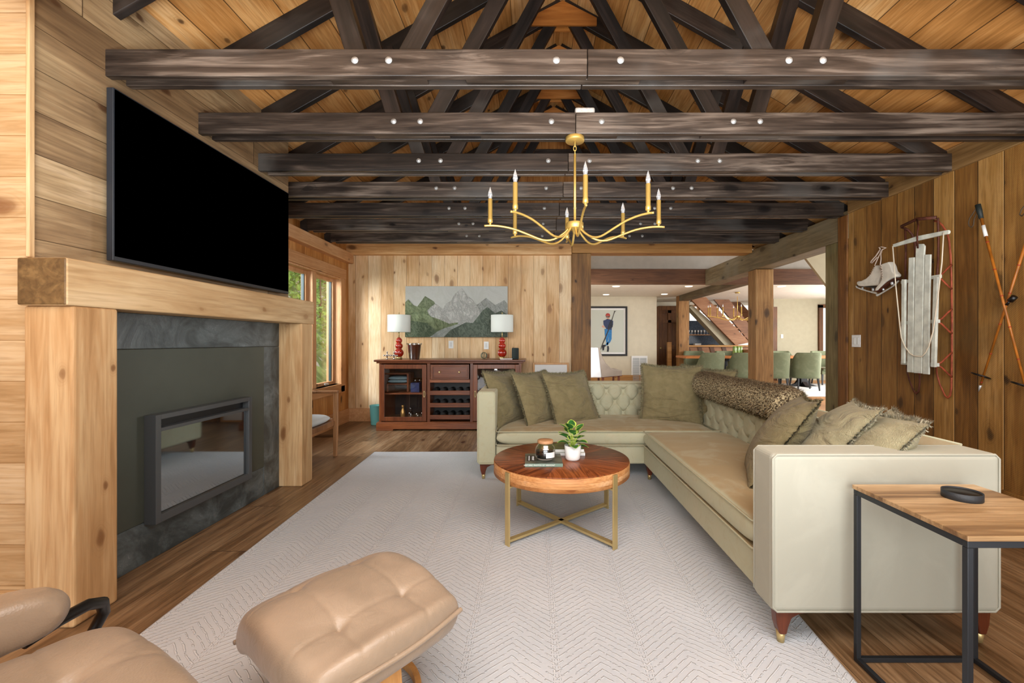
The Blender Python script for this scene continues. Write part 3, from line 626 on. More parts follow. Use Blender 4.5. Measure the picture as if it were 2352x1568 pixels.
def tuft(org, ud, vd, nd, W_, H_, su, sv, depth, nu, nv, rows=3):
    """buttoned face: org + u*ud + v*vd, bulging along nd"""
    org, ud, vd, nd = map(Vector, (org, ud, vd, nd)); btn = []
    for r_ in range(rows):
        k = 0; x = su * (.5 if r_ % 2 else 0) + su*.2
        while x < W_: btn.append((x, sv * (r_ + .55))); x += su
    def fn(a, b):
        x, y = a*W_, b*H_; h = 0
        md = min((math.hypot(x-bx, y-by) for bx, by in btn), default=1)
        h = depth * (1 - math.exp(-(md/(su*.2))**2))
        g1 = ((x - su*.2) / su - (y - sv*.55) / sv * .5) ; g2 = ((x - su*.2) / su + (y - sv*.55) / sv * .5)
        for g_ in (g1, g2):
            d_ = abs(g_ - round(g_)) * su
            h -= depth * .5 * math.exp(-(d_/.009)**2) * min(1, max(0, y/(sv*.3)))
        ed = min(1, min(x, W_-x)/.03, (H_-y)/.03); h *= max(0, ed)**.5
        return org + ud*x + vd*y + nd*h
    return fn
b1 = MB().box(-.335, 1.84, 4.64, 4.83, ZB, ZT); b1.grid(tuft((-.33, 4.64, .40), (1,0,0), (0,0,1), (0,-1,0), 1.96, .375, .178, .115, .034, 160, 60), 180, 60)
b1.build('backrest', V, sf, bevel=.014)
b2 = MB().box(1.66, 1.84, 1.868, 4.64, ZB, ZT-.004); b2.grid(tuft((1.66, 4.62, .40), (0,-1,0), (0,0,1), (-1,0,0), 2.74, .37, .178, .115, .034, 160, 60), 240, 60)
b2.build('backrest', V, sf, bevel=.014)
pp = MB(); 
for pl in ([(-.335, 4.645, ZT), (1.645, 4.645, ZT), (1.645, 1.87, ZT-.003)], [(-.335, 4.826, ZT), (1.836, 4.826, ZT), (1.836, 1.87, ZT-.003)]): pp.tube(pl, .0055, 8)
pp.build('piping', V, sf)
def cush(x0, x1, y0, y1, z0, z1, seed):
    w_, d_, t_ = x1-x0, y1-y0, z1-z0; Mx = Matrix.Translation(((x0+x1)/2, (y0+y1)/2, (z0+z1)/2))
    def fn(p, u, v, sg):
        if sg > 0:
            p = p + Vector((0, 0, .012*(1-u*u)*(1-v*v) + .007*noise.noise(Vector((p.x*5+seed, p.y*14, 0)))*(1-u**8)*(1-v**8)))
        return p
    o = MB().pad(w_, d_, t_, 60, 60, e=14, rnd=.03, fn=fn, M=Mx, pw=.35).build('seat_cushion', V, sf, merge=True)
    q = MB()
    for z in (z0+.012, z1-.014):
        r_ = .03; a = []
        for (cx, cy, s0) in ((x1-r_, y1-r_, 0), (x0+r_, y1-r_, 1), (x0+r_, y0+r_, 2), (x1-r_, y0+r_, 3)):
            for k in range(5): th = PI/2*(s0 + k/4); a.append((cx+math.cos(th)*(r_-.002), cy+math.sin(th)*(r_-.002), z))
        q.tube(a, .0045, 8, closed=True)
    q.build('piping', V, o)
cush(-.33, 1.62, 3.765, 4.63, .312, .452, 3.0); cush(.945, 1.655, 1.872, 3.775, .312, .458, 8.0)
def leg(x, y, sx, sy):
    o = MB(); pr = [(0, .15), (.17, .15), (.165, .138), (.10, .134), (.065, .115), (.052, .08), (.045, .05), (.018, .05), (.006, .09)]
    A = [Vector((x + sx*u, y, z)) for u, z in pr]; o.prism(A, (0, sy*.045, 0))
    l = o.build('leg', M['walnut'], sf, bevel=.006, seg=3)
    MB().lathe([(.0, .012), (.0135, .012), (.018, .06), (.0, .06)], (x + sx*.031, y + sy*.022, 0), 20).build('ferrule', M['brass'], l)
leg(.965, 1.735, 1, 1); leg(1.825, 1.735, -1, 1); leg(-.475, 3.82, 1, 1); leg(-.475, 4.78, 1, -1); leg(.985, 3.80, 1, 1); leg(1.825, 4.78, -1, -1)

def cushion(label, loc, yaw, tilt, roll, s=.5, t_=.17, pale=False, ht=None, seed=0):
    """square scatter cushion standing on its edge; loc = centre of its bottom edge"""
    o = thing('scatter_cushion', label, 'cushion', loc, 0, 'fringed scatter cushions on the sofa')
    Mx = Matrix.Rotation(yaw, 4, 'Z') @ Matrix.Rotation(tilt, 4, 'X') @ Matrix.Rotation(roll, 4, 'Y') @ Matrix.Translation((0, 0, s*.47)) @ Matrix.Rotation(PI/2, 4, 'X')
    def fn(p, u, v, sg):
        n_ = noise.noise(Vector((p.x*7+seed, p.y*4, seed*3))) * .012 + noise.noise(Vector((p.x*16, p.y*9+seed, 5))) * .005
        edge = (1-u**4)*(1-v**4)
        for cu in (-1, 1):
            d2 = (u-cu)**2 + (v+1)**2; 
        p = p + Vector((0, 0, sg*n_*edge)); p.y -= .02*abs(u)**2*(1 if v < 0 else -.3)*abs(v); return p
    lm, fm = (M['linen_lit'], M['fringe_pale']) if pale else (M['linen'], M['fringe'])
    m_ = MB().pad(s, s, t_, 44, 44, e=2.2, rnd=.0, fn=fn, M=Mx, pinch=.07, pw=.62)
    m_.build('cover', lm, o, world=False, merge=True)
    fr_ = MB(); per = []
    def E(u, v): 
        x = s/2*u*(1-.07*(1-v*v)*u*u); y = s/2*v*(1-.07*(1-u*u)*v*v); return Vector((x, y - .02*abs(u)**2*(1 if v < 0 else -.3)*abs(v), 0))
    n_ = 64; ring = [(-1+2*k/n_, -1) for k in range(n_)] + [(1, -1+2*k/n_) for k in range(n_)] + [(1-2*k/n_, 1) for k in range(n_)] + [(-1, 1-2*k/n_) for k in range(n_)]
    rnd = random.Random(seed)
    vs = []
    for i, (u, v) in enumerate(ring):
        p = E(u, v); d_ = Vector((p.x if abs(u) == 1 else 0, p.y if abs(v) == 1 else 0, 0)); d_ = d_.normalized() if d_.length else Vector((u, v, 0)).normalized()
        w1 = rnd.uniform(-.009, .009)
        vs += [Mx @ (p - d_*.004 + Vector((0, 0, w1*.4))), Mx @ (p + d_*rnd.uniform(.008, .020) + Vector((0, 0, w1)) )]
    L = len(ring); fr_.add(vs, [(2*i, 2*i+1, 2*((i+1) % L)+1, 2*((i+1) % L)) for i in range(L)])
    for i in range(L * 6):
        a = rnd.random()*L; u, v = ring[int(a)]; p = E(u, v); d_ = Vector((u if abs(u) == 1 else 0, v if abs(v) == 1 else 0, 0)).normalized()
        tdir = Vector((-d_.y, d_.x, 0)); q = p + tdir*rnd.uniform(-.005, .005)
        tip = q + d_*rnd.uniform(.014, .032) + tdir*rnd.uniform(-.01, .01) + Vector((0, 0, rnd.uniform(-.014, .014)))
        fr_.add([Mx @ (q - tdir*.004), Mx @ (q + tdir*.004), Mx @ tip], [(0, 1, 2)])
    fr_.build('fringe', fm, o, world=False)
    return o
R_ = math.radians
cushion('olive fringed cushion wedged between the far left sofa arm and the next cushion', (-.20, 4.18, .445), R_(60), R_(-20), R_(2), .52, .17, seed=1)
cushion('olive fringed cushion in the middle of the trio at the far left of the sofa', (.115, 4.16, .45), R_(50), R_(-24), R_(0), .52, .17, seed=2)
cushion('olive fringed cushion facing the room, rightmost of the trio beside the buttoned back', (.43, 4.16, .45), R_(34), R_(-27), R_(0), .53, .18, seed=3)
cushion('broad olive cushion in the sofa corner, front one of the corner pair', (1.32, 4.20, .45), R_(-16), R_(-15), R_(1), .56, .18, seed=4)
cushion('olive cushion tucked behind the broad corner cushion beside the fur throw', (1.62, 4.23, .45), R_(-40), R_(-12), R_(4), .53, .17, seed=5)
cushion('leaning olive cushion farthest from the near sofa arm, its low corner on the seat', (1.235, 2.50, .455), R_(-116), R_(-34), R_(-4), .56, .20, seed=6)
cushion('pale fringed cushion in the middle of the row behind the near sofa arm', (1.36, 2.30, .475), R_(-117), R_(-37), R_(-3), .55, .20, pale=True, seed=7)
cushion('pale fringed cushion nearest to the near sofa arm, front of the row', (1.40, 2.10, .475), R_(-118), R_(-38), R_(-2), .53, .20, pale=True, seed=8)
cushion('pale cushion mostly hidden behind the front one by the sofa back rail', (1.50, 2.07, .48), R_(-100), R_(-20), R_(0), .44, .15, pale=True, seed=9)

# fur throw draped in a roll over the right back
th_ = thing('fur_throw', 'brown and cream faux fur throw rolled over the sofa back near the corner', 'throw', (1.72, 3.6, .78))
t = NT('fur'); v, q = t.xyz(False); n1 = t.noise(v, 95, 3); n2 = t.noise(v, 6, 3); g = t.n('ShaderNodeSeparateXYZ', {0: t.n('ShaderNodeNewGeometry').outputs['Normal']}).outputs
c = t.mix(t.ss(n1, .42, .58), lin('#43362a'), lin('#c6b792')); c = t.mix(t.m('MULTIPLY', t.ss(q[2], .06, .16), .75), c, lin('#594532')); M['fur'] = t.set(Base_Color=c, Roughness=1, Specular_IOR_Level=.1)
def furP(a, b):
    y = 4.50 - a*1.75; th = b*2*PI; r_ = .105*(1 + .12*noise.noise(Vector((y*3, th, 0)))) * min(1, (min(a, 1-a)/.03 + .05))**.4
    x = 1.655 + math.cos(th)*r_*1.15; z = .80 + math.sin(th)*r_*1.15 - .03*math.cos(th)*0
    if x > 1.66 and z < .785: z = .785 + (z-.785)*.05
    return Vector((x, y, z))
MB().grid(furP, 60, 28).build('roll', M['fur'], th_, merge=True)
fm = MB()
for k in range(26000):
    a, b = random.uniform(.002, .998), random.random(); p = furP(a, b)
    if p.x > 1.66 and p.z < .79: continue
    n_ = Vector((math.cos(b*2*PI), random.gauss(0, .35), math.sin(b*2*PI)))
    if a < .03: n_ = n_*.5 + Vector((0, 1, 0))
    if a > .97: n_ = n_*.5 - Vector((0, 1, 0))
    n_.z -= .35; n_ += Vector((random.gauss(0,.4), random.gauss(0,.4), random.gauss(0,.4))); n_.normalize()
    s_ = n_.orthogonal().normalized() * .0022; fm.add([p - s_, p + s_, p + n_*random.uniform(.014, .026)], [(0, 1, 2)])
tag(fm.build('fur_pile', M['fur'], th_), kind='stuff')

# ======================================================= coffee table
TC = Vector((.181, 2.874, 0)); TR, TZ = .443, .456
ct = thing('coffee_table', 'round wooden coffee table with thick orange rim on brass cross legs', 'coffee table', tuple(TC))
t = NT('table_veneer'); v, q = t.xyz(False)
ang = t.m('ARCTAN2', q[1], q[0]); sec = t.m('DIVIDE', t.m('ADD', ang, PI + .25), PI/4); si = t.m('FLOOR', sec); mid = t.m('MULTIPLY', t.m('ADD', si, .5), PI/4)
ma = t.m('SUBTRACT', mid, PI + .25); ca, sa = t.m('COSINE', ma), t.m('SINE', ma)
al = t.m('ADD', t.m('MULTIPLY', q[0], ca), t.m('MULTIPLY', q[1], sa)); ac = t.m('SUBTRACT', t.m('MULTIPLY', q[1], ca), t.m('MULTIPLY', q[0], sa))
rn = t.n('ShaderNodeTexWhiteNoise', {'W': si}, noise_dimensions='1D').outputs['Value']
g1 = t.noise(t.comb(t.m('MULTIPLY', ac, 55), t.m('MULTIPLY', al, 4), t.m('MULTIPLY', rn, 30)), 1, 5, 1.0)
c = t.mix(t.ss(t.m('ADD', g1, t.m('MULTIPLY', t.m('SUBTRACT', rn, .5), .22)), .3, .7), lin('#53250e'), lin('#96522a'))
sf_ = t.m('FRACT', sec); c = t.mix(t.m('MULTIPLY', t.ss(t.m('MINIMUM', sf_, t.m('SUBTRACT', 1.0, sf_)), .012, .004), .5), c, lin('#3a1808'))
t.bump(g1, .15, .002); M['veneer'] = t.set(Base_Color=c, Roughness=.33, Specular_IOR_Level=.45)
M['rim'] = wood('rim', 0, 2, ['#8a5228', '#b57a44', '#cc9560', '#dcb084'], .03, gap='#8a4a1c', knots=.8, kcol='#6a3210', rough=.5, gapw=.03, kscale=2.2, varb=.7)
def tl(p, n=72): return MB().lathe(p, (0, 0, 0), n)
tl([(.0, TZ-.006), (TR-.004, TZ-.006), (TR-.002, TZ-.002), (TR-.006, TZ), (.0, TZ)]).build('tabletop', M['veneer'], ct, world=False)
tl([(.0, .366), (TR-.006, .366), (TR, .371), (TR, TZ-.010), (TR-.004, TZ-.0055), (.0, TZ-.0055)]).build('rim', M['rim'], ct, world=False)
for k in range(4):
    th = R_(-49.5 + 90*k + (0, -1, 0, 1)[k]); Mx = Matrix.Rotation(th, 4, 'Z')
    MB().box(TR+.001, TR+.011, -.019, .019, 0, .445, Mx).box(TR-.02, TR+.001, -.019, .019, .355, .3645, Mx).build('leg', M['brass'], ct, world=False, bevel=.0015)
for th in (R_(-49.5), R_(40.5)): MB().box(-TR, TR, -.017, .017, .030 + (.0 if th < 0 else .0002), .045, Matrix.Rotation(th, 4, 'Z')).build('cross_bar', M['brass'], ct, world=False, bevel=.0015)

# books, candle, plant on the table
def book(name, label, x0, x1, y0, y1, z, h, rz, cover, spine, page='#e8e4d8', cat='book'):
    cx, cy = (x0+x1)/2, (y0+y1)/2; o = thing(name, label, cat, (cx, cy, z), rz); w_, d_ = (x1-x0)/2, (y1-y0)/2
    MB().box(-w_, w_, -d_, d_, h-.002, h).box(-w_, w_, -d_, d_, 0, .002).build('cover', cover, o, world=False)
    MB().box(-w_, w_, -d_, -d_+.002, .002, h-.002).build('spine', spine, o, world=False)
    MB().box(-w_+.003, w_-.003, -d_+.002, d_-.003, .002, h-.002).build('pages', plain('pages', page, .8), o, world=False)
    return o
M['photo_cover'] = plain('photo_cover', '#4c5148', .3, var=.7, vs=14); M['green_cover'] = plain('green_cover', '#4a5a26', .3, var=.7, vs=18)
M['teal'] = plain('teal', '#6f8a7a', .4); M['ink'] = plain('ink', '#15171c', .4); M['white_ink'] = plain('white_ink', '#f2f2ee', .5)
bk = book('picture_book', 'dark covered picture book with green spine lying flat under the candle jar', -.055, .176, 2.648, 2.885, TZ+.0005, .022, R_(.6), M['photo_cover'], M['teal'])
text('HISTORIC PHOTOS OF VERMONT', .0125, Matrix.Translation((.035, 2.6455, TZ+.0115)) @ Matrix.Rotation(PI/2, 4, 'X'), M['white_ink'], bk, 'spine_lettering')
MB().box(-.042, .012, 2.70, 2.83, TZ+.0226, TZ+.0230).build('title_patch', M['ink'], bk)
text('HISTORIC PHOTOS OF', .0105, Matrix.Translation((-.030, 2.765, TZ+.0232)) @ Matrix.Rotation(-PI/2, 4, 'Z'), M['white_ink'], bk, 'title_lettering')
text('VERMONT', .020, Matrix.Translation((-.006, 2.765, TZ+.0232)) @ Matrix.Rotation(-PI/2, 4, 'Z'), M['white_ink'], bk, 'title_lettering')
b2_ = book('paperback_book', 'white-spined book at the bottom of the pair behind the candle jar', .04, .345, 2.915, 3.10, TZ+.0005, .018, R_(-1), M['white_ink'], M['white_ink'])
b3_ = book('photo_book', 'green photo-covered book on top of the pair behind the candle jar', .03, .335, 2.925, 3.105, TZ+.019, .022, R_(2), M['green_cover'], M['white_ink'])
cj = thing('candle_jar', 'clear glass candle jar with dark wax, white tag and wooden lid on the book', 'candle', (.073, 2.765, TZ+.023))
MB().lathe([(.0, 0), (.052, .0), (.060, .006), (.065, .03), (.065, .055), (.058, .075), (.046, .088), (.044, .098), (.042, .098), (.044, .086), (.055, .074), (.062, .054), (.062, .03), (.057, .008), (.0, .004)], (0,0,0), 32).build('jar', M['glass'], cj, world=False)
MB().lathe([(.0, .0045), (.055, .008), (.0605, .03), (.0612, .048), (.0, .048)], (0,0,0), 32).build('wax', plain('wax', '#171310', .25), cj, world=False)
MB().lathe([(.0, .098), (.049, .098), (.050, .100), (.050, .115), (.048, .117), (.0, .117)], (0,0,0), 32).build('lid', plain('cork', '#b98a60', .6, var=.15, vs=30), cj, world=False)
lb = MB(); lb.grid(lambda a, b: Vector((math.cos(-PI/2 + .05 + a*1.0)*.0658, math.sin(-PI/2 + .05 + a*1.0)*.0658, .016 + b*.034)), 12, 2); lb.build('paper_tag', M['white'], cj, world=False)
pt = thing('potted_plant', 'small plant with yellow-edged green leaves in a white ribbed pot', 'plant', (.252, 2.815, TZ+.0005))
MB().lathe([(.0, 0), (.040, .0), (.047, .012), (.054, .095), (.050, .095), (.046, .08), (.0, .08)], (0,0,0), 96, flute=.006, nf=32).build('pot', M['white'], pt, world=False)
MB().lathe([(.0, .080), (.0475, .080), (.0, .0835)], (0,0,0), 20).build('soil', plain('soil', '#1c130c', .9, bump=.8, bs=90), pt, world=False)
M['leaf_green'] = plain('leaf_green', '#2f6a30', .35, var=.25, vs=30); M['leaf_edge'] = plain('leaf_edge', '#b9cf5a', .4)
def leaf(base, d, L, Wd, up, droop=.25):
    d = Vector(d).normalized(); s_ = d.cross(Vector(up)).normalized(); n_ = s_.cross(d).normalized(); m_ = MB()
    def P(u, v):  # u along 0..1 ; v -1..1
        w_ = Wd * math.sin(PI * u**.8) ** .8 if 0 < u < 1 else 0
        return Vector(base) + d*L*u + s_*w_*v + n_*(-droop*L*u*u + .22*abs(v)*w_)
    nu, vs_ = 10, [-1, -.72, 0, .72, 1]; vv = [P(i/nu, v_) for i in range(nu+1) for v_ in vs_]
    for i in range(nu):
        for j in range(4): 
            m_.add([vv[i*5+j], vv[i*5+j+1], vv[(i+1)*5+j+1], vv[(i+1)*5+j]], [(0,1,2,3)], 1 if j in (0, 3) or i == nu-1 else 0, True)
    return m_
random.seed(11); stm = MB()
for k in range(21):
    th = k*2.4; hgt = .085 + .11*(k/21); out = .03 + .03*random.random(); el = .1 + .95*(k/21)
    b_ = Vector((math.cos(th)*out*.5, math.sin(th)*out*.5, hgt)); dd = Vector((math.cos(th)*math.cos(el), math.sin(th)*math.cos(el), math.sin(el)))
    leaf(b_ + dd*.015, dd, random.uniform(.055, .075), random.uniform(.028, .038), (0,0,1), .25).build('leaf', [M['leaf_green'], M['leaf_edge']], pt, world=False)
    stm.tube([(math.cos(th)*.008, math.sin(th)*.008, .078), b_*.8 + Vector((0,0,.01)), b_ + dd*.018], .0018, 6)
stm.build('stem', M['leaf_edge'], pt, world=False)

# ======================================================= ottoman + lounge chair
E1 = Vector((.775, -.632, 0)); E2 = Vector((-.632, -.775, 0))
def frame(c, z, a=E1, b=E2): 
    m_ = Matrix.Identity(4); m_.col[0][:3] = a; m_.col[1][:3] = b; m_.col[2][:3] = a.cross(b); m_.translation = (c[0], c[1], z); return m_
def dimples(btn, lines, p, dep=.028):
    h = 0
    for bx, by in btn: h -= dep*.8 * math.exp(-((p.x-bx)**2 + (p.y-by)**2) / .00045) + dep*.25*math.exp(-((p.x-bx)**2 + (p.y-by)**2) / .004)
    for (a, b) in lines:
        a, b = Vector(a), Vector(b); d_ = b-a; u = max(0, min(1, (Vector((p.x, p.y))-a).dot(d_)/d_.length_squared)); q = a + d_*u
        h -= dep*.16*math.exp(-((p.x-q.x)**2 + (p.y-q.y)**2) / .00005)
        h -= dep*.10*math.exp(-((p.x-q.x)**2 + (p.y-q.y)**2) / .0030)
    return h
OC = (-.614, 1.438)
ot = thing('ottoman', 'tan leather ottoman with four buttons on a bent light wood base', 'ottoman', (OC[0], OC[1], 0))
FR = frame(OC, .345)            # z axis of frame points down (a x b), so flip
FR.col[2][:3] = (0, 0, 1)
bt = [(-.15, -.105), (.15, -.105), (-.15, .105), (.15, .105)]
ln = [(bt[0], bt[1]), (bt[1], bt[3]), (bt[3], bt[2]), (bt[2], bt[0]), (bt[0], (-.15, -.3)), (bt[1], (.15, -.3)), (bt[2], (-.15, .3)), (bt[3], (.15, .3)), (bt[0], (-.34, -.105)), (bt[2], (-.34, .105)), (bt[1], (.34, -.105)), (bt[3], (.34, .105))]
def ofn(p, u, v, sg):
    q = p.copy()
    if sg > 0: q.z += dimples(bt, ln, p, .018) + .01*(1-u*u)*(1-v*v) + .0022*noise.noise(Vector((p.x*16, p.y*16, 2))) 
    q.z -= .55*p.x**2 + .35*max(0, p.y)**2 - (.0 if sg > 0 else 0)
    q.z += .035*math.exp(-((p.x-.30)/.045)**2)
    q.z -= 1.2*max(0, -p.x-.08)**2
    return q
MB().pad(.61, .52, .15, 110, 110, e=14, rnd=.34, fn=ofn, M=FR, pw=.36).build('seat_cushion', M['leather'], ot, merge=True)
sm = MB(); 
for sgn in (-1, 1):
    pts = []
    for i in range(41):
        v_ = -1 + i/20; v_ = math.sin(v_*PI/2); x = .31*math.sqrt(1-.30*v_*v_/2); y = .26*v_*math.sqrt(1-.15); zz_ = -.55*x*x - .35*max(0,y)**2 + (.035*math.exp(-((x-.30)/.045)**2) if sgn > 0 else -1.2*(x-.08)**2)
        pts.append(FR @ Vector((sgn*x*.995, y, zz_)))
    sm.tube(pts, .008, 8)
sm.build('piping', M['leather'], ot, merge=True)
ob = MB()
for s in (-1, 1):
    pr = [(s*.225, .245), (s*.235, .12), (s*.215, .05), (s*.17, .035), (0, .033)]; pts = [FR @ Vector((x, 0, z-.335)) for x, z in pr]
    n_ = 16; cr = []
    for i in range(n_+1):
        a = i/n_*(len(pts)-1); k = min(int(a), len(pts)-2); u = a-k; p0, p1, p2, p3 = pts[max(k-1,0)], pts[k], pts[k+1], pts[min(k+2, len(pts)-1)]
        cr.append(.5*((2*p1)+(p2-p0)*u+(2*p0-5*p1+4*p2-p3)*u*u+(3*p1-p0-3*p2+p3)*u**3))
    for i in range(n_):
        a, b = cr[i], cr[i+1]; T_ = (b-a).normalized(); sd = E2; nn = T_.cross(sd)
    vs = []; 
    for i, p in enumerate(cr):
        T_ = (cr[min(i+1, n_)] - cr[max(i-1, 0)]).normalized(); nn = T_.cross(E2).normalized()
        for (a, b) in ((-.045, -.011), (.045, -.011), (.045, .011), (-.045, .011)): vs.append(p + E2*a + nn*b)
    fs = [(i*4+k, i*4+(k+1) % 4, i*4+4+(k+1) % 4, i*4+4+k) for i in range(n_) for k in range(4)] + [(0,1,2,3), tuple(n_*4+k for k in (3,2,1,0))]
    ob.add(vs, fs)
ob.build('bent_leg', M['oak'], ot, bevel=.004)
rb = MB(); pts = [FR @ Vector((math.cos(a)*.225, math.sin(a)*.225, .016-.335)) for a in [2*PI*k/48 for k in range(48)]]
rb.tube(pts, .022, 4, closed=True, flat=.7); rb.build('ring_base', M['oak'], ot, bevel=.003)
MB().box(-.24, .24, -.05, .05, -.112, -.085, FR).build('support_plate', M['black'], ot)

CC = (-1.075, .86); E1o, E2o = E1, E2; E1 = Vector((.866, -.5, 0)); E2 = Vector((-.5, -.866, 0)); lc = thing('lounge_chair', 'tan leather lounge chair with padded armrest, partly in frame at the lower left', 'armchair', (CC[0], CC[1], 0))
FL = frame(CC, .385, E1, E2); FL.col[2][:3] = (0, 0, 1)
cb = [(-.0, -.10), (-.0, .12)]
cl = [((0, -.10), (-.30, -.10)), ((0, -.10), (.30, -.10)), ((0, -.10), (-.13, -.32)), ((0, -.10), (.02, -.32)), ((0, -.10), (0, .12)), ((0,.12), (-.3,.12)), ((0,.12), (.3,.12))]
def cfn(p, u, v, sg):
    q = p.copy()
    if sg > 0: q.z += dimples(cb, cl, p, .03) + .02*(1-u*u)*(1-v*v) + .003*noise.noise(Vector((p.x*9, p.y*9, 7)))
    q.z -= .25*max(0, -p.y-.12)**2; return q
MB().pad(.58, .60, .17, 80, 80, e=6, rnd=.2, fn=cfn, M=FL, pw=.42).build('seat_cushion', M['leather'], lc, merge=True)
for s in (-1, 1):
    A_ = frame((CC[0] + E1.x*s*.335 + E2.x*.06, CC[1] + E1.y*s*.335 + E2.y*.06), .515, E1, E2); A_.col[2][:3] = (0, 0, 1)
    def afn(p, u, v, sg):
        q = p.copy(); q.z += -.12*(p.y)**2 + .0025*noise.noise(Vector((p.x*14, p.y*50, 3 + s))); return q
    a_ = MB().pad(.135, .50, .125, 24, 60, e=7, rnd=.5, fn=afn, M=A_, pw=.5).build('armrest', M['leather'], lc, merge=True)
    pr = [(.02, -.10, .455), (.0, -.17, .468), (-.03, -.235, .465), (-.06, -.275, .44), (-.08, -.285, .40), (-.09, -.25, .32), (-.10, -.15, .28)]
    MB().tube([Vector((CC[0], CC[1], 0)) + E1*(s*(.335 - .0) + (-s)*a*1.2) + E2*b + Vector((0,0,z)) for a, b, z in pr], .016, 12).build('arm_tube', M['black'], lc)
bkM = frame((CC[0] + E2.x*.34, CC[1] + E2.y*.34), .70, E1, E2); bkM.col[2][:3] = (0, 0, 1); bkM = bkM @ Matrix.Rotation(R_(-70), 4, 'X')
MB().pad(.56, .62, .15, 30, 30, e=6, rnd=.2, M=bkM, pw=.42).build('backrest', M['leather'], lc, merge=True)
MB().lathe([(.0, .0), (.30, .0), (.30, .03), (.27, .035), (.0, .035)], (CC[0], CC[1], 0), 40).tube([(CC[0], CC[1], .03), (CC[0], CC[1], .31)], .03, 14).build('swivel_base', M['oak'], lc)

# ======================================================= side table + coaster tray
s_ = thing('side_table', 'wooden-topped side table with square black metal frame beside the sofa arm', 'side table', (1.45, 1.45, 0))
x0, x1, y0, y1, h = 1.222, 1.690, 1.226, 1.672, .672
MB().box(x0, x1, y0, y1, h-.016, h).build('tabletop', M['mango'], s_, bevel=.002)
r = .0085
for x in (x0+.012, x1-.012):
    for y in (y0+.012, y1-.012): MB().box(x-r, x+r, y-r, y+r, 0, h-.036).build('leg', M['iron'], s_, bevel=.0012)
fr_ = MB()
for z in (h-.027,): 
    fr_.box(x0+.0035, x1-.0035, y0+.0035, y0+.0205, z-r, z+r+.002).box(x0+.0035, x1-.0035, y1-.0205, y1-.0035, z-r, z+r+.002).box(x0+.0035, x0+.0205, y0+.0205, y1-.0205, z-r, z+r+.002).box(x1-.0205, x1-.0035, y0+.0205, y1-.0205, z-r, z+r+.002)
fr_.build('apron_frame', M['iron'], s_, bevel=.001)
fr_ = MB(); fr_.box(x0+.0205, x1-.0205, y1-.0205, y1-.0035, .002, .018).box(x0+.0035, x0+.0205, y0+.0205, y1-.0205, .002, .018).box(x1-.0205, x1-.0035, y0+.0205, y1-.0205, .002, .018)
fr_.build('floor_bar', M['iron'], s_, bevel=.001)
cs = thing('coaster_set', 'round black leather coaster tray on the wooden side table', 'coasters', (1.497, 1.522, h+.0003))
MB().lathe([(.0, .0), (.054, .0), (.055, .001), (.055, .026), (.0525, .026), (.0525, .004), (.0, .004)], (0,0,0), 48).build('tray', plain('blk_leather', '#22262a', .55, bump=.4, bs=300), cs, world=False)
for k in range(4): MB().lathe([(.0, .0042 + k*.0046), (.049, .0042 + k*.0046), (.050, .0052 + k*.0046), (.050, .0078 + k*.0046), (.049, .0086 + k*.0046), (.0, .0086 + k*.0046)], (0,0,0), 40).build('coaster', M['black'], cs, world=False)
# ======================================================= sideboard
SX0, SX1, SY0, SY1, SH = -2.125, -.175, 5.98, 6.60, .97
sb = thing('sideboard', 'cherry wood wine sideboard with glass doors, drawer and bottle slots', 'sideboard', (-1.15, 6.28, 0))
C_, CV, CD = M['cherry'], M['cherry_v'], M['cherry_dk']
def sp_(x, y): return at(x, y, SY0)           # photo point on the front plane
MB().box(SX0-.06, SX1+.06, SY0-.045, SY1, SH-.028, SH).build('worktop', C_, sb, bevel=.008, seg=3)
MB().box(SX0-.03, SX1+.03, SY0-.025, SY1, SH-.05, SH-.028).build('cornice', C_, sb, bevel=.006)
MB().box(SX0-.03, SX1+.03, SY0-.03, SY1, .02, .105).box(SX0-.03, SX0+.2, SY0-.03, SY0+.2, 0, .02).box(SX1-.2, SX1+.03, SY0-.03, SY0+.2, 0, .02).box(SX0-.02, SX1+.02, SY0-.02, SY1, .105, .118).build('plinth', C_, sb, bevel=.004)
xa, xb, xc, xd = SX0+.66, SX0+.70, SX1-.70, SX1-.66        # centre bay
z0, z1 = .118, SH-.05
for (a, b) in ((SX0, SX0+.03), (SX1-.03, SX1), (xa, xb), (xc, xd)): MB().box(a, b, SY0, SY1, z0, z1).build('side_panel', CV, sb, bevel=.002)
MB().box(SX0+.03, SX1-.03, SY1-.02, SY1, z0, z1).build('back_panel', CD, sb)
MB().box(SX0+.03, xa, SY0+.03, SY1-.02, .49, .51).box(xd, SX1-.03, SY0+.03, SY1-.02, .49, .51).build('shelf', C_, sb)
for (a, b, hx, lb_) in ((SX0+.02, xa-.004, -1, 'l'), (xd+.004, SX1-.02, 1, 'r')):
    d_ = MB(); s = .06; zz0, zz1 = z0+.01, z1-.015
    d_.box(a, a+s, SY0-.022, SY0-.001, zz0, zz1).box(b-s, b, SY0-.022, SY0-.001, zz0, zz1).box(a+s, b-s, SY0-.022, SY0-.001, zz0, zz0+s).box(a+s, b-s, SY0-.022, SY0-.001, zz1-s, zz1)
    dr = d_.build('door', CV, sb, bevel=.004)
    MB().box(a+s, b-s, SY0-.012, SY0-.009, zz0+s, zz1-s).build('glass_pane', M['glass'], dr)
    hxp = b - s/2 if hx < 0 else a + s/2
    ring = [(hxp + math.cos(q)*.011, SY0-.026, .50 + math.sin(q)*.042) for q in [2*PI*k/20 for k in range(20)]]
    MB().tube(ring, .004, 8, closed=True).build('ring_handle', M['brass'], dr)
dz0, dz1 = .70, z1-.015
dw = MB().box(xb+.01, xc-.01, SY0-.020, SY0-.001, dz0, dz1)
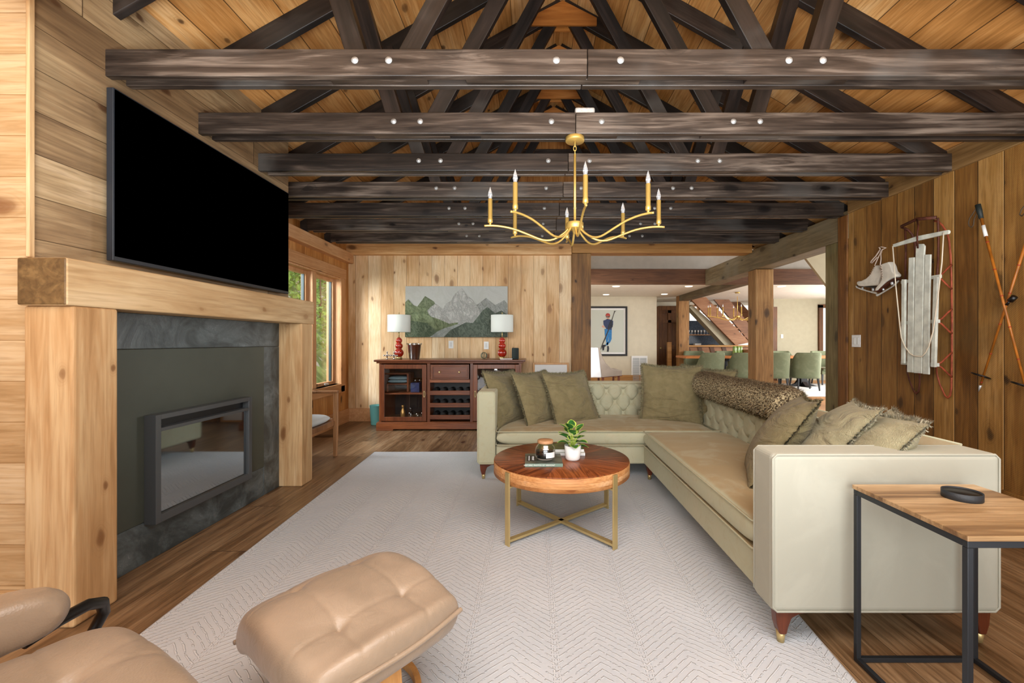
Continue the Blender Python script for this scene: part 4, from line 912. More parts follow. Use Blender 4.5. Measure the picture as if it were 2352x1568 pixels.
dwo = dw.build('drawer', C_, sb, bevel=.004)
m_ = MB(); 
for (a, b, c, d) in ((xb+.03, xc-.03, dz0+.015, dz0+.030), (xb+.03, xc-.03, dz1-.030, dz1-.015), (xb+.03, xb+.045, dz0+.030, dz1-.030), (xc-.045, xc-.03, dz0+.030, dz1-.030)): m_.box(a, b, SY0-.028, SY0-.020, c, d)
m_.build('drawer_molding', C_, dwo, bevel=.003)
for x in (xb+.14, xc-.14): MB().lathe([(.0, 0), (.005, 0), (.005, .012), (.014, .018), (.012, .026), (.0, .028)], (x, SY0-.020, (dz0+dz1)/2), 16, M=Matrix.Rotation(PI/2, 4, 'X')).build('knob', M['brass'], dwo)
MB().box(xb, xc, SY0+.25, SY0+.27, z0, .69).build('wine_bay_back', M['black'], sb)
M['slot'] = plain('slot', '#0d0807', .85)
for (a, b) in ((.655, .70), (.485, .545), (.315, .375), (.150, .210)):
    rk = MB().box(xb, xc, SY0-.004, SY0+.02, a, b).box(xb, xc, SY0+.02, SY0+.24, a, a+.012); ro = rk.build('wine_shelf', C_, sb, bevel=.003)
    if a > .6: continue
    for k in range(5):
        x = xb + .055 + k*(xc-xb-.11)/4
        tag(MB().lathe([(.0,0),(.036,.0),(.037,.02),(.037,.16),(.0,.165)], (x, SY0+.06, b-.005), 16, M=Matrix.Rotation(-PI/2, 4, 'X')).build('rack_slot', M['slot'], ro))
def on(name, parts, label, cat, loc, group=None, rz=0):
    t = thing(name, label, cat, loc, rz, group)
    for nm, mb, mt in parts: mb.build(nm, mt, t, world=False)
    return t
# contents
def ins(name, prof, x, y, z, mt, label, cat, group=None, n=20):
    return tag(MB().lathe(prof, (x, y, z), n).build(name, mt), label, cat, group)
MB_t = MB().pad(.30, .26, .05, 20, 20, e=5, M=Matrix.Translation((SX0+.20, SY0+.30, .655))); MB_t.pad(.29, .25, .05, 20, 20, e=5, M=Matrix.Translation((SX0+.20, SY0+.30, .70)))
one('folded_towel', MB_t, plain('blue_cloth', '#7f9aa2', .95, var=.15, bump=.5, bs=60), 'pale blue folded cloths on a stand inside the left glass door', 'towel')
one('wooden_rack', MB().box(SX0+.05, SX0+.36, SY0+.16, SY0+.44, .61, .628).box(SX0+.335, SX0+.36, SY0+.16, SY0+.44, .512, .61).box(SX0+.05, SX0+.075, SY0+.16, SY0+.44, .512, .61).box(SX0+.05, SX0+.36, SY0+.16, SY0+.44, .755, .773).box(SX0+.335, SX0+.36, SY0+.16, SY0+.44, .628, .755), C_, 'small wooden rack carrying the pale blue cloths behind the left glass door', 'rack', bevel=.002)
one('gift_box', MB().box(SX0+.40, SX0+.52, SY0+.12, SY0+.24, .511, .64), plain('navy', '#1c2a55', .4, var=.4, vs=20), 'navy blue box on the upper shelf behind the left glass door', 'box', bevel=.003)
ins('cocktail_shaker', [(.0,0),(.028,0),(.034,.08),(.033,.12),(.018,.15),(.016,.18),(.020,.185),(.020,.205),(.0,.21)], SX0+.285, SY0+.14, z0+.001, plain('copper_gold', '#c79a5c', .3, .7), 'gold cocktail shaker at the bottom of the left glass cabinet', 'shaker')
ins('decanter', [(.0,0),(.038,0),(.038,.09),(.028,.115),(.010,.125),(.010,.14),(.020,.145),(.018,.175),(.0,.178)], SX0+.395, SY0+.14, z0+.001, M['glass_dim'], 'clear decanter with a round stopper beside the gold shaker', 'decanter')
for k in range(3): ins('tumbler', [(.0,0),(.026,0),(.034,.115),(.032,.115),(.024,.006),(.0,.006)], SX0+.505+.058*k*.92, SY0+.10+.085*(k % 2), z0+.001, M['glass_dim'], 'clear tall glass at the bottom of the left glass cabinet', 'glass', 'tall glasses in the sideboard')
for k in range(4): ins('stemmed_glass', [(.030,0),(.004,.006),(.004,.07),(.028,.10),(.034,.14),(.030,.18),(.028,.18),(.031,.14),(.0,.10)], SX0+.40+.07*k*.9, SY0+.36, .511, M['glass_dim'], 'clear stemmed glass at the back of the upper sideboard shelf', 'glass', 'stemmed glasses in the sideboard')
one('metal_tray', MB().box(xd+.12, SX1-.10, SY0+.08, SY0+.34, .511, .60), plain('crystalware', '#9a94a8', .25, .5, var=.7, vs=30), 'shiny silver and violet glassware box behind the right glass door', 'tray', bevel=.01)
one('paper_stack', MB().box(xd+.08, xd+.26, SY0+.05, SY0+.28, z0+.001, .40), plain('white_stack', '#c4ccd0', .6, var=.2, vs=40), 'white boxed stack at the bottom behind the right glass door', 'box', bevel=.004)

# lamps
def lamp(x, y, label):
    z = SH + .0006; t = thing('table_lamp', label, 'lamp', (x, y, z), 0, 'red ribbed table lamps')
    pr = []
    for (za, zb_, r0, r1) in ((.03, .145, .030, .062), (.145, .225, .030, .050), (.225, .295, .026, .042)):
        for k in range(9):
            u = k/8; pr.append((r0 + (r1-r0)*math.sin(PI*u)**.8 if 0 < u < 1 else r0, za + (zb_-za)*u))
    pr = [(.0, .03)] + pr + [(.010, .31), (.0, .31)]
    MB().lathe(pr, (0,0,0), 96, flute=.05, nf=16).build('ribbed_body', M['red_glaze'], t, world=False)
    MB().lathe([(.0, 0), (.043, 0), (.043, .028), (.036, .031), (.0, .031)], (0,0,0), 28).build('base', M['brass'], t, world=False)
    MB().lathe([(.0, .305), (.0075, .305), (.0075, .40), (.0, .40)], (0,0,0), 12).build('neck', M['brass'], t, world=False)
    MB().lathe([(.156, .385), (.158, .385), (.160, .387), (.160, .625), (.158, .627), (.156, .625), (.156, .385)], (0,0,0), 48).build('lamp_shade', M['shade'], t, world=False)
    MB().tube([(-.156, 0, .60), (.156, 0, .60)], .002, 6).tube([(0, 0, .40), (0, 0, .655)], .003, 6).lathe([(.0, .64), (.007, .645), (.009, .655), (.004, .665), (.0, .667)], (0,0,0), 12).build('finial', M['brass'], t, world=False)
    return t
M['red_glaze'] = plain('red_glaze', '#a8230c', .15, 0, spec=.7, var=.2, vs=6, coat=.5)
t = NT('shade'); M['shade'] = t.set(Base_Color=lin('#dfe4dc'), Roughness=.9, Transmission_Weight=.0, Emission_Color=lin('#e6ebe6'), Emission_Strength=.08)
lamp(-1.925, 6.22, 'red ribbed lamp with white drum shade on the sideboard beside the ice bucket')
lamp(-.452, 6.22, 'red ribbed lamp with white drum shade on the sideboard beside the black speaker')
on('ice_bucket', [('bucket', MB().lathe([(.0,0),(.068,0),(.072,.01),(.098,.20),(.104,.205),(.100,.208),(.094,.20),(.068,.012),(.0,.012)], (0,0,0), 36), M['steel']),
   ('rim_lip', MB().tube([(math.cos(a)*.102, math.sin(a)*.102, .206 + .018*math.cos(2*a)**2) for a in [2*PI*k/40 for k in range(40)]], .005, 8, closed=True), M['steel'])],
   'shiny silver ice bucket on the sideboard beside the left lamp', 'bucket', (-1.70, 6.20, SH+.0006))
jk = MB(); 
for (cx, cz, s) in ((-.05, .055, .05), (.045, .055, .05)):
    for d in ((1,0,0), (0,1,0), (0,0,1)):
        d = Vector(d); c0 = Vector((cx, 0, cz)); jk.tube([c0 - d*s*.9, c0 + d*s*.9], .007, 8)
        for e in (-1, 1): jk.lathe([(.0,-.012),(.009,-.008),(.012,0),(.009,.008),(.0,.012)], c0 + d*s*e*.9, 12)
on('metal_ornament', [('jack', jk, M['steel'])], 'silver jack-shaped ornament on the sideboard in front of the left lamp', 'ornament', (-1.99, 6.06, SH+.0006))
on('smart_speaker', [('housing', MB().lathe([(.0,0),(.046,0),(.050,.006),(.050,.148),(.045,.158),(.0,.160)], (0,0,0), 36), plain('spk', '#26302e', .8, bump=.5, bs=500))], 'black cylindrical speaker at the right end of the sideboard', 'speaker', (-.262, 6.18, SH+.0006))
on('marble_tray', [('slab', MB().box(-.19, .19, -.12, .12, 0, .0), M['white'])] if 0 else [('slab', MB().box(-.17, .0, -.14, -.06, 0, .012), plain('marble', '#dcd8d0', .3, var=.1))], 'pale marble slab at the right front edge of the sideboard top', 'tray', (-.30, 6.20, SH+.0006))
wv = MB()
for k in range(4):
    Mx = Matrix.Rotation(k*PI/4, 3, 'Z') @ Matrix.Rotation(PI/2, 3, 'X'); wv.tube([Mx @ Vector((math.cos(a)*.045, math.sin(a)*.045, 0)) + Vector((0, 0, .048)) for a in [2*PI*q/28 for q in range(28)]], .0035, 6, closed=True)
on('wire_orb', [('orb', wv, plain('verdigris', '#6d7560', .5, .6))], 'small round openwork orb on the sideboard left of the right lamp', 'ornament', (-.72, 6.30, SH+.0006))
# outlets and switches
def plate(name, label, x, y, D, grp=None, onx=None, w_=.075, h_=.118, nn=1):
    if onx is None:
        p = at(x, y, D); t = thing(name, label, 'outlet' if name == 'wall_outlet' else 'switch', tuple(p), 0, grp)
        MB().box(-w_/2, w_/2, -.006, -.0002, -h_/2, h_/2).build('cover_plate', M['white'], t, world=False, bevel=.003)
        MB().box(-.017, .017, -.008, -.006, -.034, .034).build('socket_insert', plain('off_white', '#d6d6d2', .4), t, world=False, bevel=.001)
    return t
plate('wall_outlet', 'white wall outlet below the mountain painting, nearer the ice bucket', 1036, 791, 6.668, 'white wall outlets on the pine wall')
plate('wall_outlet', 'white wall outlet below the mountain painting, nearer the right lamp', 1117, 793, 6.668, 'white wall outlets on the pine wall')
t = thing('light_switch', 'white double light switch on the brown board wall below the ice skates', 'switch', (3.303, 4.455, 1.225))
MB().box(-.007, 0, -.060, .060, -.062, .062).build('cover_plate', M['white'], t, world=False, bevel=.003)
for y in (-.024, .024): MB().box(-.011, -.007, y-.016, y+.016, -.034, .034).build('rocker', plain('rocker', '#dfe0dc', .35), t, world=False, bevel=.002)

# ======================================================= mountain painting
PM = lambda x, y, dy=0.0: at(x, y, 6.63) + Vector((0, -dy, 0))
mp = thing('relief_painting', 'wide grey-green relief painting of snowy mountains above the sideboard', 'painting', tuple(PM(1048, 715)))
def paint(name, c1, c2, vs=8, st=.9):
    t = NT(name); v, q = t.xyz(False)
    r = t.noise(t.comb(t.m('ADD', t.m('MULTIPLY', q[0], vs*1.3), t.m('MULTIPLY', q[2], vs*.7)), 0.0, t.m('SUBTRACT', t.m('MULTIPLY', q[2], vs*.8), t.m('MULTIPLY', q[0], vs*.5))), 1, 6, 1.5, .6)
    rd = t.m('ABSOLUTE', t.m('SUBTRACT', r, .5)); c = t.mix(t.ss(rd, 0, .09), lin(c2), lin(c1)); t.bump(t.m('MULTIPLY', rd, -6), st, .02); return t.set(Base_Color=c, Roughness=.8)
MB().prism([PM(931, 774), PM(1166, 774), PM(1166, 657), PM(931, 657)], (0, .038, 0)).build('canvas', paint('p_sky', '#b5b6ae', '#b9bab3', 3, .1), mp, bevel=.002)
def px(pts): return [(860 + a/5.228, 700 + b/5.228) for a, b in pts]
def p3x(pts): return [(640 + a/3.136, 560 + b/3.136) for a, b in pts]
L_ = [('far_peak', [(1425,440),(1495,388),(1560,440),(1625,405),(1648,430),(1648,560),(1400,560)], '#a9aca4', '#bfc2bc', .004, 10),
      ('far_peak', [(1000,450),(1055,375),(1120,415),(1140,470),(1120,560),(1000,560)], '#7e8b6a', '#95a07e', .004, 10),
      ('snow_peak', [(1065,490),(1095,455),(1130,430),(1185,470),(1205,430),(1240,410),(1270,360),(1320,318),(1360,375),(1395,400),(1440,460),(1455,490),(1440,600),(1230,620),(1150,570)], '#d4d3cc', '#b4b5ae', .010, 9),
      ('green_ridge', [(913,420),(935,400),(970,440),(1010,455),(1050,440),(1090,520),(1150,540),(1230,575),(1290,565),(1295,580),(1180,640),(1100,671),(913,671)], '#768462', '#93a07a', .014, 8),
      ('green_hill', [(913,560),(960,555),(1010,560),(1070,570),(1120,610),(1140,635),(1090,671),(913,671)], '#5f7058', '#7c8a70', .018, 9),
      ('river', [(1030,671),(1110,645),(1200,605),(1290,578),(1320,572),(1250,620),(1190,671)], '#b9bfb9', '#a4aca6', .016, 6),
      ('dark_ridge', [(1190,671),(1240,620),(1300,590),(1350,565),(1400,570),(1440,520),(1470,480),(1505,455),(1560,500),(1605,480),(1648,510),(1648,671)], '#5c675a', '#788474', .020, 8)]
for nm, pts, c1, c2, dpt, vs in L_:
    A = [PM(x, y, .0005) for x, y in p3x(pts)]; MB().prism(A, (0, -dpt, 0)).build(nm, paint('p_'+nm, c1, c2, vs), mp, bevel=.003)
fr = thing('leaning_frame', 'thin wood frame with white mat leaning on the pine wall behind the sofa', 'picture frame', (.27, 6.6, 0))
Mx = Matrix.Translation((0.26, 6.56, .005)) @ Matrix.Rotation(R_(-4), 4, 'X'); q = MB()
w_, h_ = .275, .895
q.box(-w_, -w_+.03, -.012, .012, 0, h_, Mx).box(w_-.03, w_, -.012, .012, 0, h_, Mx).box(-w_+.03, w_-.03, -.012, .012, 0, .03, Mx).box(-w_+.03, w_-.03, -.012, .012, h_-.03, h_, Mx)
q.build('frame', M['oak'], fr, bevel=.003); MB().box(-w_+.03, w_-.03, 0, .008, .03, h_-.03, Mx).build('mat_board', M['white'], fr)
on('waste_bin', [('bin', MB().lathe([(.0,0),(.085,0),(.088,.01),(.105,.28),(.108,.283),(.102,.283),(.083,.014),(.0,.014)], (0,0,0), 36), plain('teal_bin', '#6fb5b0', .4))], 'teal cylindrical waste bin on the floor left of the sideboard', 'bin', (-2.31, 6.42, 0))
one('floor_vent', MB().box(-2.80, -2.55, 5.55, 5.68, .0, .006), plain('vent', '#4a3520', .5, .5), 'dark bronze floor vent beside the left baseboard', 'vent', bevel=.002)

# ======================================================= wooden armchair by the window
wc = thing('wooden_armchair', 'teak framed armchair with pale grey cushion under the window', 'armchair', (-2.43, 4.32, 0))
T_ = M['teak']
for y in (4.01, 4.63):
    for x, zt_ in ((-2.105, .675), (-2.70, .66)): MB().prism([(x-.022, y-.018, 0), (x+.012, y-.018, 0), (x+.024, y-.018, .36), (x+.024, y-.018, zt_), (x-.024, y-.018, zt_), (x-.024, y-.018, .36)], (0, .036, 0)).build('leg', T_, wc, bevel=.005)
    MB().prism([(-2.76, y-.025, .66), (-2.08, y-.025, .675), (-2.08, y-.025, .698), (-2.76, y-.025, .69)], (0, .05, 0)).build('armrest', T_, wc, bevel=.006)
sr = MB()
for y in (4.01, 4.63): sr.tube([(-2.70, y, .30), (-2.5, y, .295), (-2.3, y, .325), (-2.13, y, .385)], [.03, .034, .034, .026], 8, flat=.55, up=(0,0,1))
sr.box(-2.15, -2.11, 4.01, 4.63, .33, .38); sr.build('seat_rail', T_, wc, bevel=.003)
for z in (.55, .68, .80): MB().box(-2.80, -2.775, 4.03, 4.61, z, z+.05).build('back_slat', T_, wc, bevel=.004)
for y in (4.02, 4.62): MB().box(-2.80, -2.76, y-.016, y+.016, .30, .88).build('back_post', T_, wc, bevel=.004)
M['grey_cloth'] = plain('grey_cloth', '#c3c8c8', .95, bump=.4, bs=200)
MB().pad(.56, .55, .10, 24, 24, e=8, rnd=.05, M=Matrix.Translation((-2.42, 4.32, .415))).build('seat_cushion', M['grey_cloth'], wc, merge=True)
MB().pad(.12, .52, .42, 24, 24, e=4, rnd=.1, M=Matrix.Translation((-2.66, 4.32, .66))).build('back_cushion', M['grey_cloth'], wc, merge=True)

# ======================================================= things on the brown wall
def W4(cx, cy, X): return wx(1852 + cx/2.53, 380 + cy/2.53, X)
def W8(cx, cy, X): return wx(1940 + cx/4.126, 560 + cy/4.126, X)
sl = thing('wooden_sled', 'old white slatted sled with red metal runners hung on the brown board wall', 'sled', (3.2, 3.45, 1.3))
XD = 3.13; XR = 3.285
for (pts) in ([(594,536),(626,533),(622,800),(619,1203),(584,1200),(588,800)], [(637,470),(648,456),(676,455),(686,468),(683,510),(677,800),(670,1208),(623,1205),(628,800),(634,510)], [(688,518),(720,516),(714,800),(710,1214),(675,1211),(682,800)]):
    MB().prism([W4(x, y, XD) for x, y in pts], (.014, 0, 0)).build('deck_slat', M['white_wood'], sl, bevel=.003)
for pts in ([(552,661),(573,661),(569,1150),(549,1148)], [(737,645),(761,646),(746,1172),(721,1170)]):
    MB().prism([W4(x, y, XD-.004) for x, y in pts], (.02, 0, 0)).build('side_rail', M['white_wood'], sl, bevel=.004)
for (xa_, ya, xb__, yb) in ((556,668,800,655), (556,910,790,910), (556,1142,778,1162)):
    a, b = W4(xa_, ya, XD+.03), W4(xb__-18, yb, XD+.03); MB().box(XD+.018, XD+.040, min(a.y,b.y,3.40), max(a.y,b.y), (a.z+b.z)/2-.014, (a.z+b.z)/2+.014).build('cross_bar', M['white_wood'], sl, bevel=.003)
    zc = (a.z+b.z)/2; yr = 3.415; yl = 3.70
    for yy, so in ((yr, -1), (yl, 1)):
        for s in (-1, 1): MB().tube([(XD+.03, yy, zc), (XD+.07, yy, zc + s*.02), (XR-.03, yy, zc + s*.075), (XR-.004, yy, zc + s*.095)], .008, 6, flat=.6).build('strut', M['red_paint'], sl)
RUN = [(752,322),(775,325),(800,350),(818,390),(830,440),(838,520),(843,650),(846,900),(845,1100),(843,1290),(836,1335),(822,1350),(805,1335),(775,1270),(760,1215),(752,1150)]
rp_ = [W4(x, y, XR) for x, y in RUN]
for dy in (0, .283): MB().tube([p + Vector((-.012 if i < 3 else 0, dy, 0)) for i, p in enumerate(rp_)], .0085, 8, flat=.6).build('runner', M['red_paint'] if dy == 0 else M['rust'], sl)
MB().prism([W4(x, y, 3.10) for x, y in [(500,458),(640,410),(800,378),(822,374),(828,384),(822,398),(800,402),(640,438),(505,474)]], (.018, 0, 0)).build('steering_bar', M['white_wood'], sl, bevel=.004)
MB().tube([W4(550,355,3.20), W4(640,312,3.18), W4(755,302,3.20)], .014, 8, flat=.5).build('front_bumper', M['rust'], sl)
MB().tube([W4(642,315,3.17), W4(652,350,3.12), W4(644,400,3.09), W4(648,480,3.12)], .012, 8, flat=.5).build('pivot_strap', M['rust'], sl)
MB().tube([W4(552,360,3.2), W4(590,372,3.22), W4(615,400,3.25), W4(632,460,3.26), W4(634,520,3.27)], .008, 8, flat=.6).tube([W4(765,305,3.2), W4(768,420,3.26), W4(766,560,3.27), W4(760,640,3.2)], .008, 8).tube([W4(575,360,3.22), W4(578,500,3.25), W4(574,660,3.2)], .008, 8).build('frame_rod', M['rust'], sl)
MB().tube([W4(502,468,3.09), W4(520,700,3.10), W4(540,900,3.105), W4(552,1000,3.11), W4(572,1050,3.11), W4(600,1090,3.115), W4(625,1106,3.115), W4(672,1110,3.115), W4(695,1085,3.115), W4(712,1050,3.11), W4(738,960,3.10), W4(765,760,3.10), W4(788,560,3.095), W4(798,388,3.09)], .0045, 8).build('pull_rope', M['rope'], sl)
MB().tube([W4(735,545,3.3), W4(735,565,3.24)], .004, 6).build('hook', M['black'], sl)
# skates
for nm, boot, sole, blade, lab in (
    ('ice_skate', [(105,372),(118,352),(150,350),(200,325),(240,285),(268,225),(290,198),(345,258),(345,285),(318,345),(318,395),(240,398),(180,405),(125,400)],
     [(108,392),(240,402),(322,402),(318,418),(236,414),(112,402)], [(102,398),(112,398),(125,412),(170,425),(210,440),(262,452),(300,458),(308,474),(296,474),(250,462),(150,432),(110,416)],
     'white leather ice skate on the left of the hanging pair, toe pointing left'),
    ('ice_skate', [(282,448),(290,415),(330,370),(352,320),(348,250),(336,195),(412,168),(432,205),(448,258),(480,290),(476,312),(440,328),(400,350),(350,395),(310,440)],
     [(286,452),(350,402),(400,358),(440,336),(480,318),(484,335),(440,352),(360,412),(300,458)], [(296,478),(330,470),(400,430),(450,400),(505,345),(514,352),(470,398),(400,442),(310,496),(298,492)],
     'white leather ice skate on the right of the hanging pair, sole tipped up')):
    o = thing(nm, lab, 'ice skate', tuple(W8(boot[0][0], boot[0][1], 3.25)), 0, 'white ice skates hung by their laces')
    xo = 3.235 if boot[0][0] < 200 else 3.19
    b = MB().prism([W8(x, y, xo-.03) for x, y in boot], (.06, 0, 0)); bo = b.build('boot', M['boot'] if 'boot' in M else M.setdefault('boot', plain('boot', '#dcd6c8', .5, var=.08, vs=20)), o, bevel=.022, seg=4)
    for p in bo.data.polygons: p.use_smooth = True
    MB().prism([W8(x, y, xo-.024) for x, y in sole], (.048, 0, 0)).build('sole', M['black'] if boot[0][0] < 200 else M['rust'], o, bevel=.004)
    bl = MB().prism([W8(x, y, xo-.004) for x, y in blade], (.006, 0, 0))
    a_, b_ = (W8(170,410,xo), W8(172,424,xo)) if boot[0][0] < 200 else (W8(352,405,xo), W8(372,440,xo)); bl.tube([a_, b_], .009, 8)
    a_, b_ = (W8(270,412,xo), W8(272,448,xo)) if boot[0][0] < 200 else (W8(440,345,xo), W8(455,388,xo)); bl.tube([a_, b_], .012, 8)
    bl.build('blade', M['rope'] if 0 else M['zinc'], o)
    la = MB(); cu = [(268,225),(290,198)] if boot[0][0] < 200 else [(348,250),(336,195)]
    s0, s1 = ((238,290),(285,205)) if boot[0][0] < 200 else ((352,318),(338,200))
    for k in range(6):
        u = k/5; x_, y_ = s0[0]+(s1[0]-s0[0])*u, s0[1]+(s1[1]-s0[1])*u; la.tube([W8(x_-4, y_, xo-.034), W8(x_+12, y_+6, xo-.034)], .003, 6)
    la.tube([W8(*s1, xo-.02), W8(318, 130, 3.24), W8(338, 85, 3.25), W8(340, 50, 3.27)] if boot[0][0] < 200 else [W8(*s1, xo-.02), W8(345, 140, 3.2), W8(342, 90, 3.23), W8(340, 50, 3.262)], .0045, 6)
    if boot[0][0] < 200: la.tube([W8(340,50,3.26), W8(300,110,3.25), W8(255,160,3.25), W8(246,178,3.25), W8(262,180,3.25), W8(310,125,3.25)], .006, 6).tube([W8(340,50,3.255), W8(325,32,3.25), W8(350,28,3.25), W8(392,38,3.25), W8(355,55,3.25), W8(345,90,3.25)], .005, 6)
    la.build('lace', plain('lace', '#d8c4b4', .8), o)
# ski poles
M['bamboo'] = plain('bamboo', '#a8641e', .4, var=.3, vs=10); M['grip'] = plain('grip', '#1c2422', .6, bump=.4, bs=150)
def pole(label, top, tip, grip=True, X=3.262):
    a, b = Vector(top), Vector(tip); d = (b-a).normalized(); L = (b-a).length; o = thing('ski_pole', label, 'ski pole', tuple(a), 0, 'crossed bamboo ski poles')
    MB().tube([a + d*.0, a + d*.05, a+d*.11], [.017, .0165, .0125], 14).build('grip', M['grip'], o)
    MB().tube([a + d*.11, a + d*L], [.0095, .0065], 12).build('shaft', M['bamboo'], o)
    rb_ = MB()
    for s in (.21, .36, .50, .66, .82, .98): rb_.tube([a + d*s*L, a + d*(s*L+.006)], .0105 - .003*s, 12)
    rb_.build('red_band', plain('red_tape', '#a03020', .5), o)
    MB().tube([a + d*.165, a + d*.25], .0112, 12).build('decal_sleeve', M['white'], o)
    MB().tube([a+d*.03 + Vector((-.012,.012,0)), a+d*.06+Vector((-.02,.030,0)), a+d*.09+Vector((-.03,.050,0)), a+d*.12+Vector((-.03,.066,0)), a+d*.15+Vector((-.03,.068,0)), a+d*.165+Vector((-.03,.052,0)), a+d*.15+Vector((-.03,.036,0)), a+d*.11+Vector((-.025,.028,0)), a+d*.07+Vector((-.015,.014,0))], .004, 6).build('wrist_strap', plain('strap', '#4a3a28', .8), o)
    bc_ = a + d*(L-.075); ax = Vector((.35, -.2, 1)).normalized(); u_ = ax.orthogonal().normalized(); w__ = ax.cross(u_); rr = .052
    k_ = MB().tube([bc_ + (u_*math.cos(q_) + w__*math.sin(q_))*rr + Vector((-.02,0,0)) for q_ in [2*PI*k/28 for k in range(28)]], .0045, 8, closed=True)
    for q_ in range(4): k_.tube([bc_ + Vector((-.01,0,0)), bc_ + (u_*math.cos(q_*PI/2) + w__*math.sin(q_*PI/2))*rr + Vector((-.02,0,0))], .003, 6)
    k_.build('basket', M['black'], o)
    MB().tube([b, b + d*.02, b + d*.05], [.009, .007, .001], 12).build('tip', M['zinc'], o)
pole('bamboo ski pole with black grip leaning down to the right, over the other pole', (3.235, 3.172, 2.215), (3.235, 2.85, .86))
pole('thin bamboo ski pole running down left to its round black basket', (3.268, 2.79, 2.21), (3.268, 3.185, .90))
one('binding_tape', MB().tube([wx(2320, 691, 3.25), wx(2331, 681, 3.25)], .017, 12).tube([wx(2320, 690, 3.24), wx(2312, 700, 3.24)], [.004, .010], 8), M['black'], 'black tape tying the two ski poles together where they cross', 'tape')

# ======================================================= dining room
M['table_far'] = wood('table_far', 0, 1, ['#a8602c', '#c88046', '#d9965c'], .2, gap='#8a4a1c', knots=.2, rough=.4)
struct('floor_rug', MB().box(3.3, 9.9, 9.6, 13.2, 0, .012), plain('far_rug', '#cfcdc8', .95, var=.06, vs=3)) if 0 else one('dining_rug', MB().box(3.45, 9.9, 9.6, 12.5, .0, .012), plain('far_rug', '#cfcdc8', .95, var=.06, vs=3), 'large pale grey rug under the dining table', 'rug', bevel=.004)
dt = thing('dining_table', 'long dining table with orange-brown top on black trestle base', 'dining table', (6.2, 11.8, .012))
MB().box(3.96, 8.7, 11.35, 12.15, .775, .83).build('tabletop', M['table_far'], dt, bevel=.008)
for x in (5.1, 7.25):
    b_ = MB().box(x-.09, x+.09, 11.66, 11.84, .10, .775).box(x-.055, x+.055, 11.45, 12.05, .70, .775); b_.prism([(x-.06, 11.40, .012), (x-.06, 11.55, .05), (x-.06, 11.68, .16), (x-.06, 11.82, .16), (x-.06, 11.95, .05), (x-.06, 12.1, .012)], (.12, 0, 0))
    b_.prism([(x-.42, 11.72, .012), (x-.2, 11.72, .09), (x-.05, 11.72, .3), (x+.05, 11.72, .3), (x+.2, 11.72, .09), (x+.42, 11.72, .012)], (0, .08, 0)); b_.build('pedestal', M['black'], dt, bevel=.01)
MB().box(5.19, 7.16, 11.72, 11.78, .25, .33).build('stretcher', M['black'], dt, bevel=.005)
def dchair(label, loc, rz):
    o = thing('dining_chair', label, 'chair', loc, rz, 'green velvet dining chairs')
    def sh(a, b, off=0):
        th = R_(-118 + 236*a); c_ = abs(th); top = .935 - .36 * min(1, max(0, (c_ - R_(48))/R_(45)))**1.3; z = .30 + (top-.30)*b
        rr = 1 + .06*b; rx, ry = .325*rr - off, .30*rr - off
        sx = math.copysign(abs(math.sin(th))**.75, math.sin(th)); cy = math.copysign(abs(math.cos(th))**.75, math.cos(th))
        return Vector((sx*rx, -cy*ry - .015*b, z))
    m_ = MB(); nu, nv = 36, 10
    vs = [sh(i/nu, j/nv) for j in range(nv+1) for i in range(nu+1)] + [sh(i/nu, j/nv, .055) for j in range(nv+1) for i in range(nu+1)]
    o2 = (nu+1)*(nv+1); fs = []
    for j in range(nv):
        for i in range(nu): a = j*(nu+1)+i; fs += [(a, a+1, a+nu+2, a+nu+1), (o2+a, o2+a+nu+1, o2+a+nu+2, o2+a+1)]
    for i in range(nu): 
        a = nv*(nu+1)+i; fs += [(a, a+1, o2+a+1, o2+a), (i, o2+i, o2+i+1, i+1)]
    for j in range(nv):
        for c0 in (0, nu): a = j*(nu+1)+c0; fs.append((a, a+nu+1, o2+a+nu+1, o2+a))
    m_.add(vs, fs, 0, True); m_.build('backrest', M['velvet_green'], o, world=False)
    MB().pad(.54, .56, .13, 20, 20, e=6, rnd=.15, M=Matrix.Translation((0, .03, .42))).box(-.26, .26, -.22, .27, .30, .40).build('seat', M['velvet_green'], o, world=False, merge=True)
    for sx in (-1, 1):
        for sy in (-1, 1): MB().tube([(sx*.22, sy*.21, .31), (sx*.245, sy*.245, 0)], [.028, .019], 4).build('leg', M['black'], o, world=False)
    return o
c0 = dchair('green dining chair seen from behind, leftmost in the near row at the table', (4.42, 10.98, .012), R_(4))
dup(c0, (5.22, 10.95, .012), R_(-2), label='green dining chair in the near row, half hidden behind the left of the free-standing post')
dup(c0, (6.03, 10.95, .012), R_(-6), label='green dining chair in the near row, peeking out right of the free-standing post')
dup(c0, (6.78, 10.92, .012), R_(-8), label='green velvet dining chair at the right of the near row, whole back visible')
dup(c0, (4.62, 12.33, .012), R_(180), label='green velvet dining chair across the table at its left end, seen from the front')
dup(c0, (5.52, 12.33, .012), R_(182), label='green velvet dining chair across the table, second from its left end')
dup(c0, (7.1, 12.33, .012), R_(180), label='green velvet dining chair across the table just right of the free-standing post')
dup(c0, (8.25, 12.3, .012), R_(178), label='green velvet dining chair across the table, rightmost, beside the grey-brown post')
for k, x in enumerate((5.42, 5.52, 5.60)): tag(MB().lathe([(.0,0),(.045,0),(.05,.05),(.05,.20),(.045,.26),(.04,.26),(.04,.06),(.0,.05)], (x, 11.75 + .02*k, .8305), 18).build('glass_vase', plain('green_glass', '#7d9a4a', .1, spec=.8)), 'slim green glass vase standing on the dining table', 'vase', 'green glass vases on the dining table')
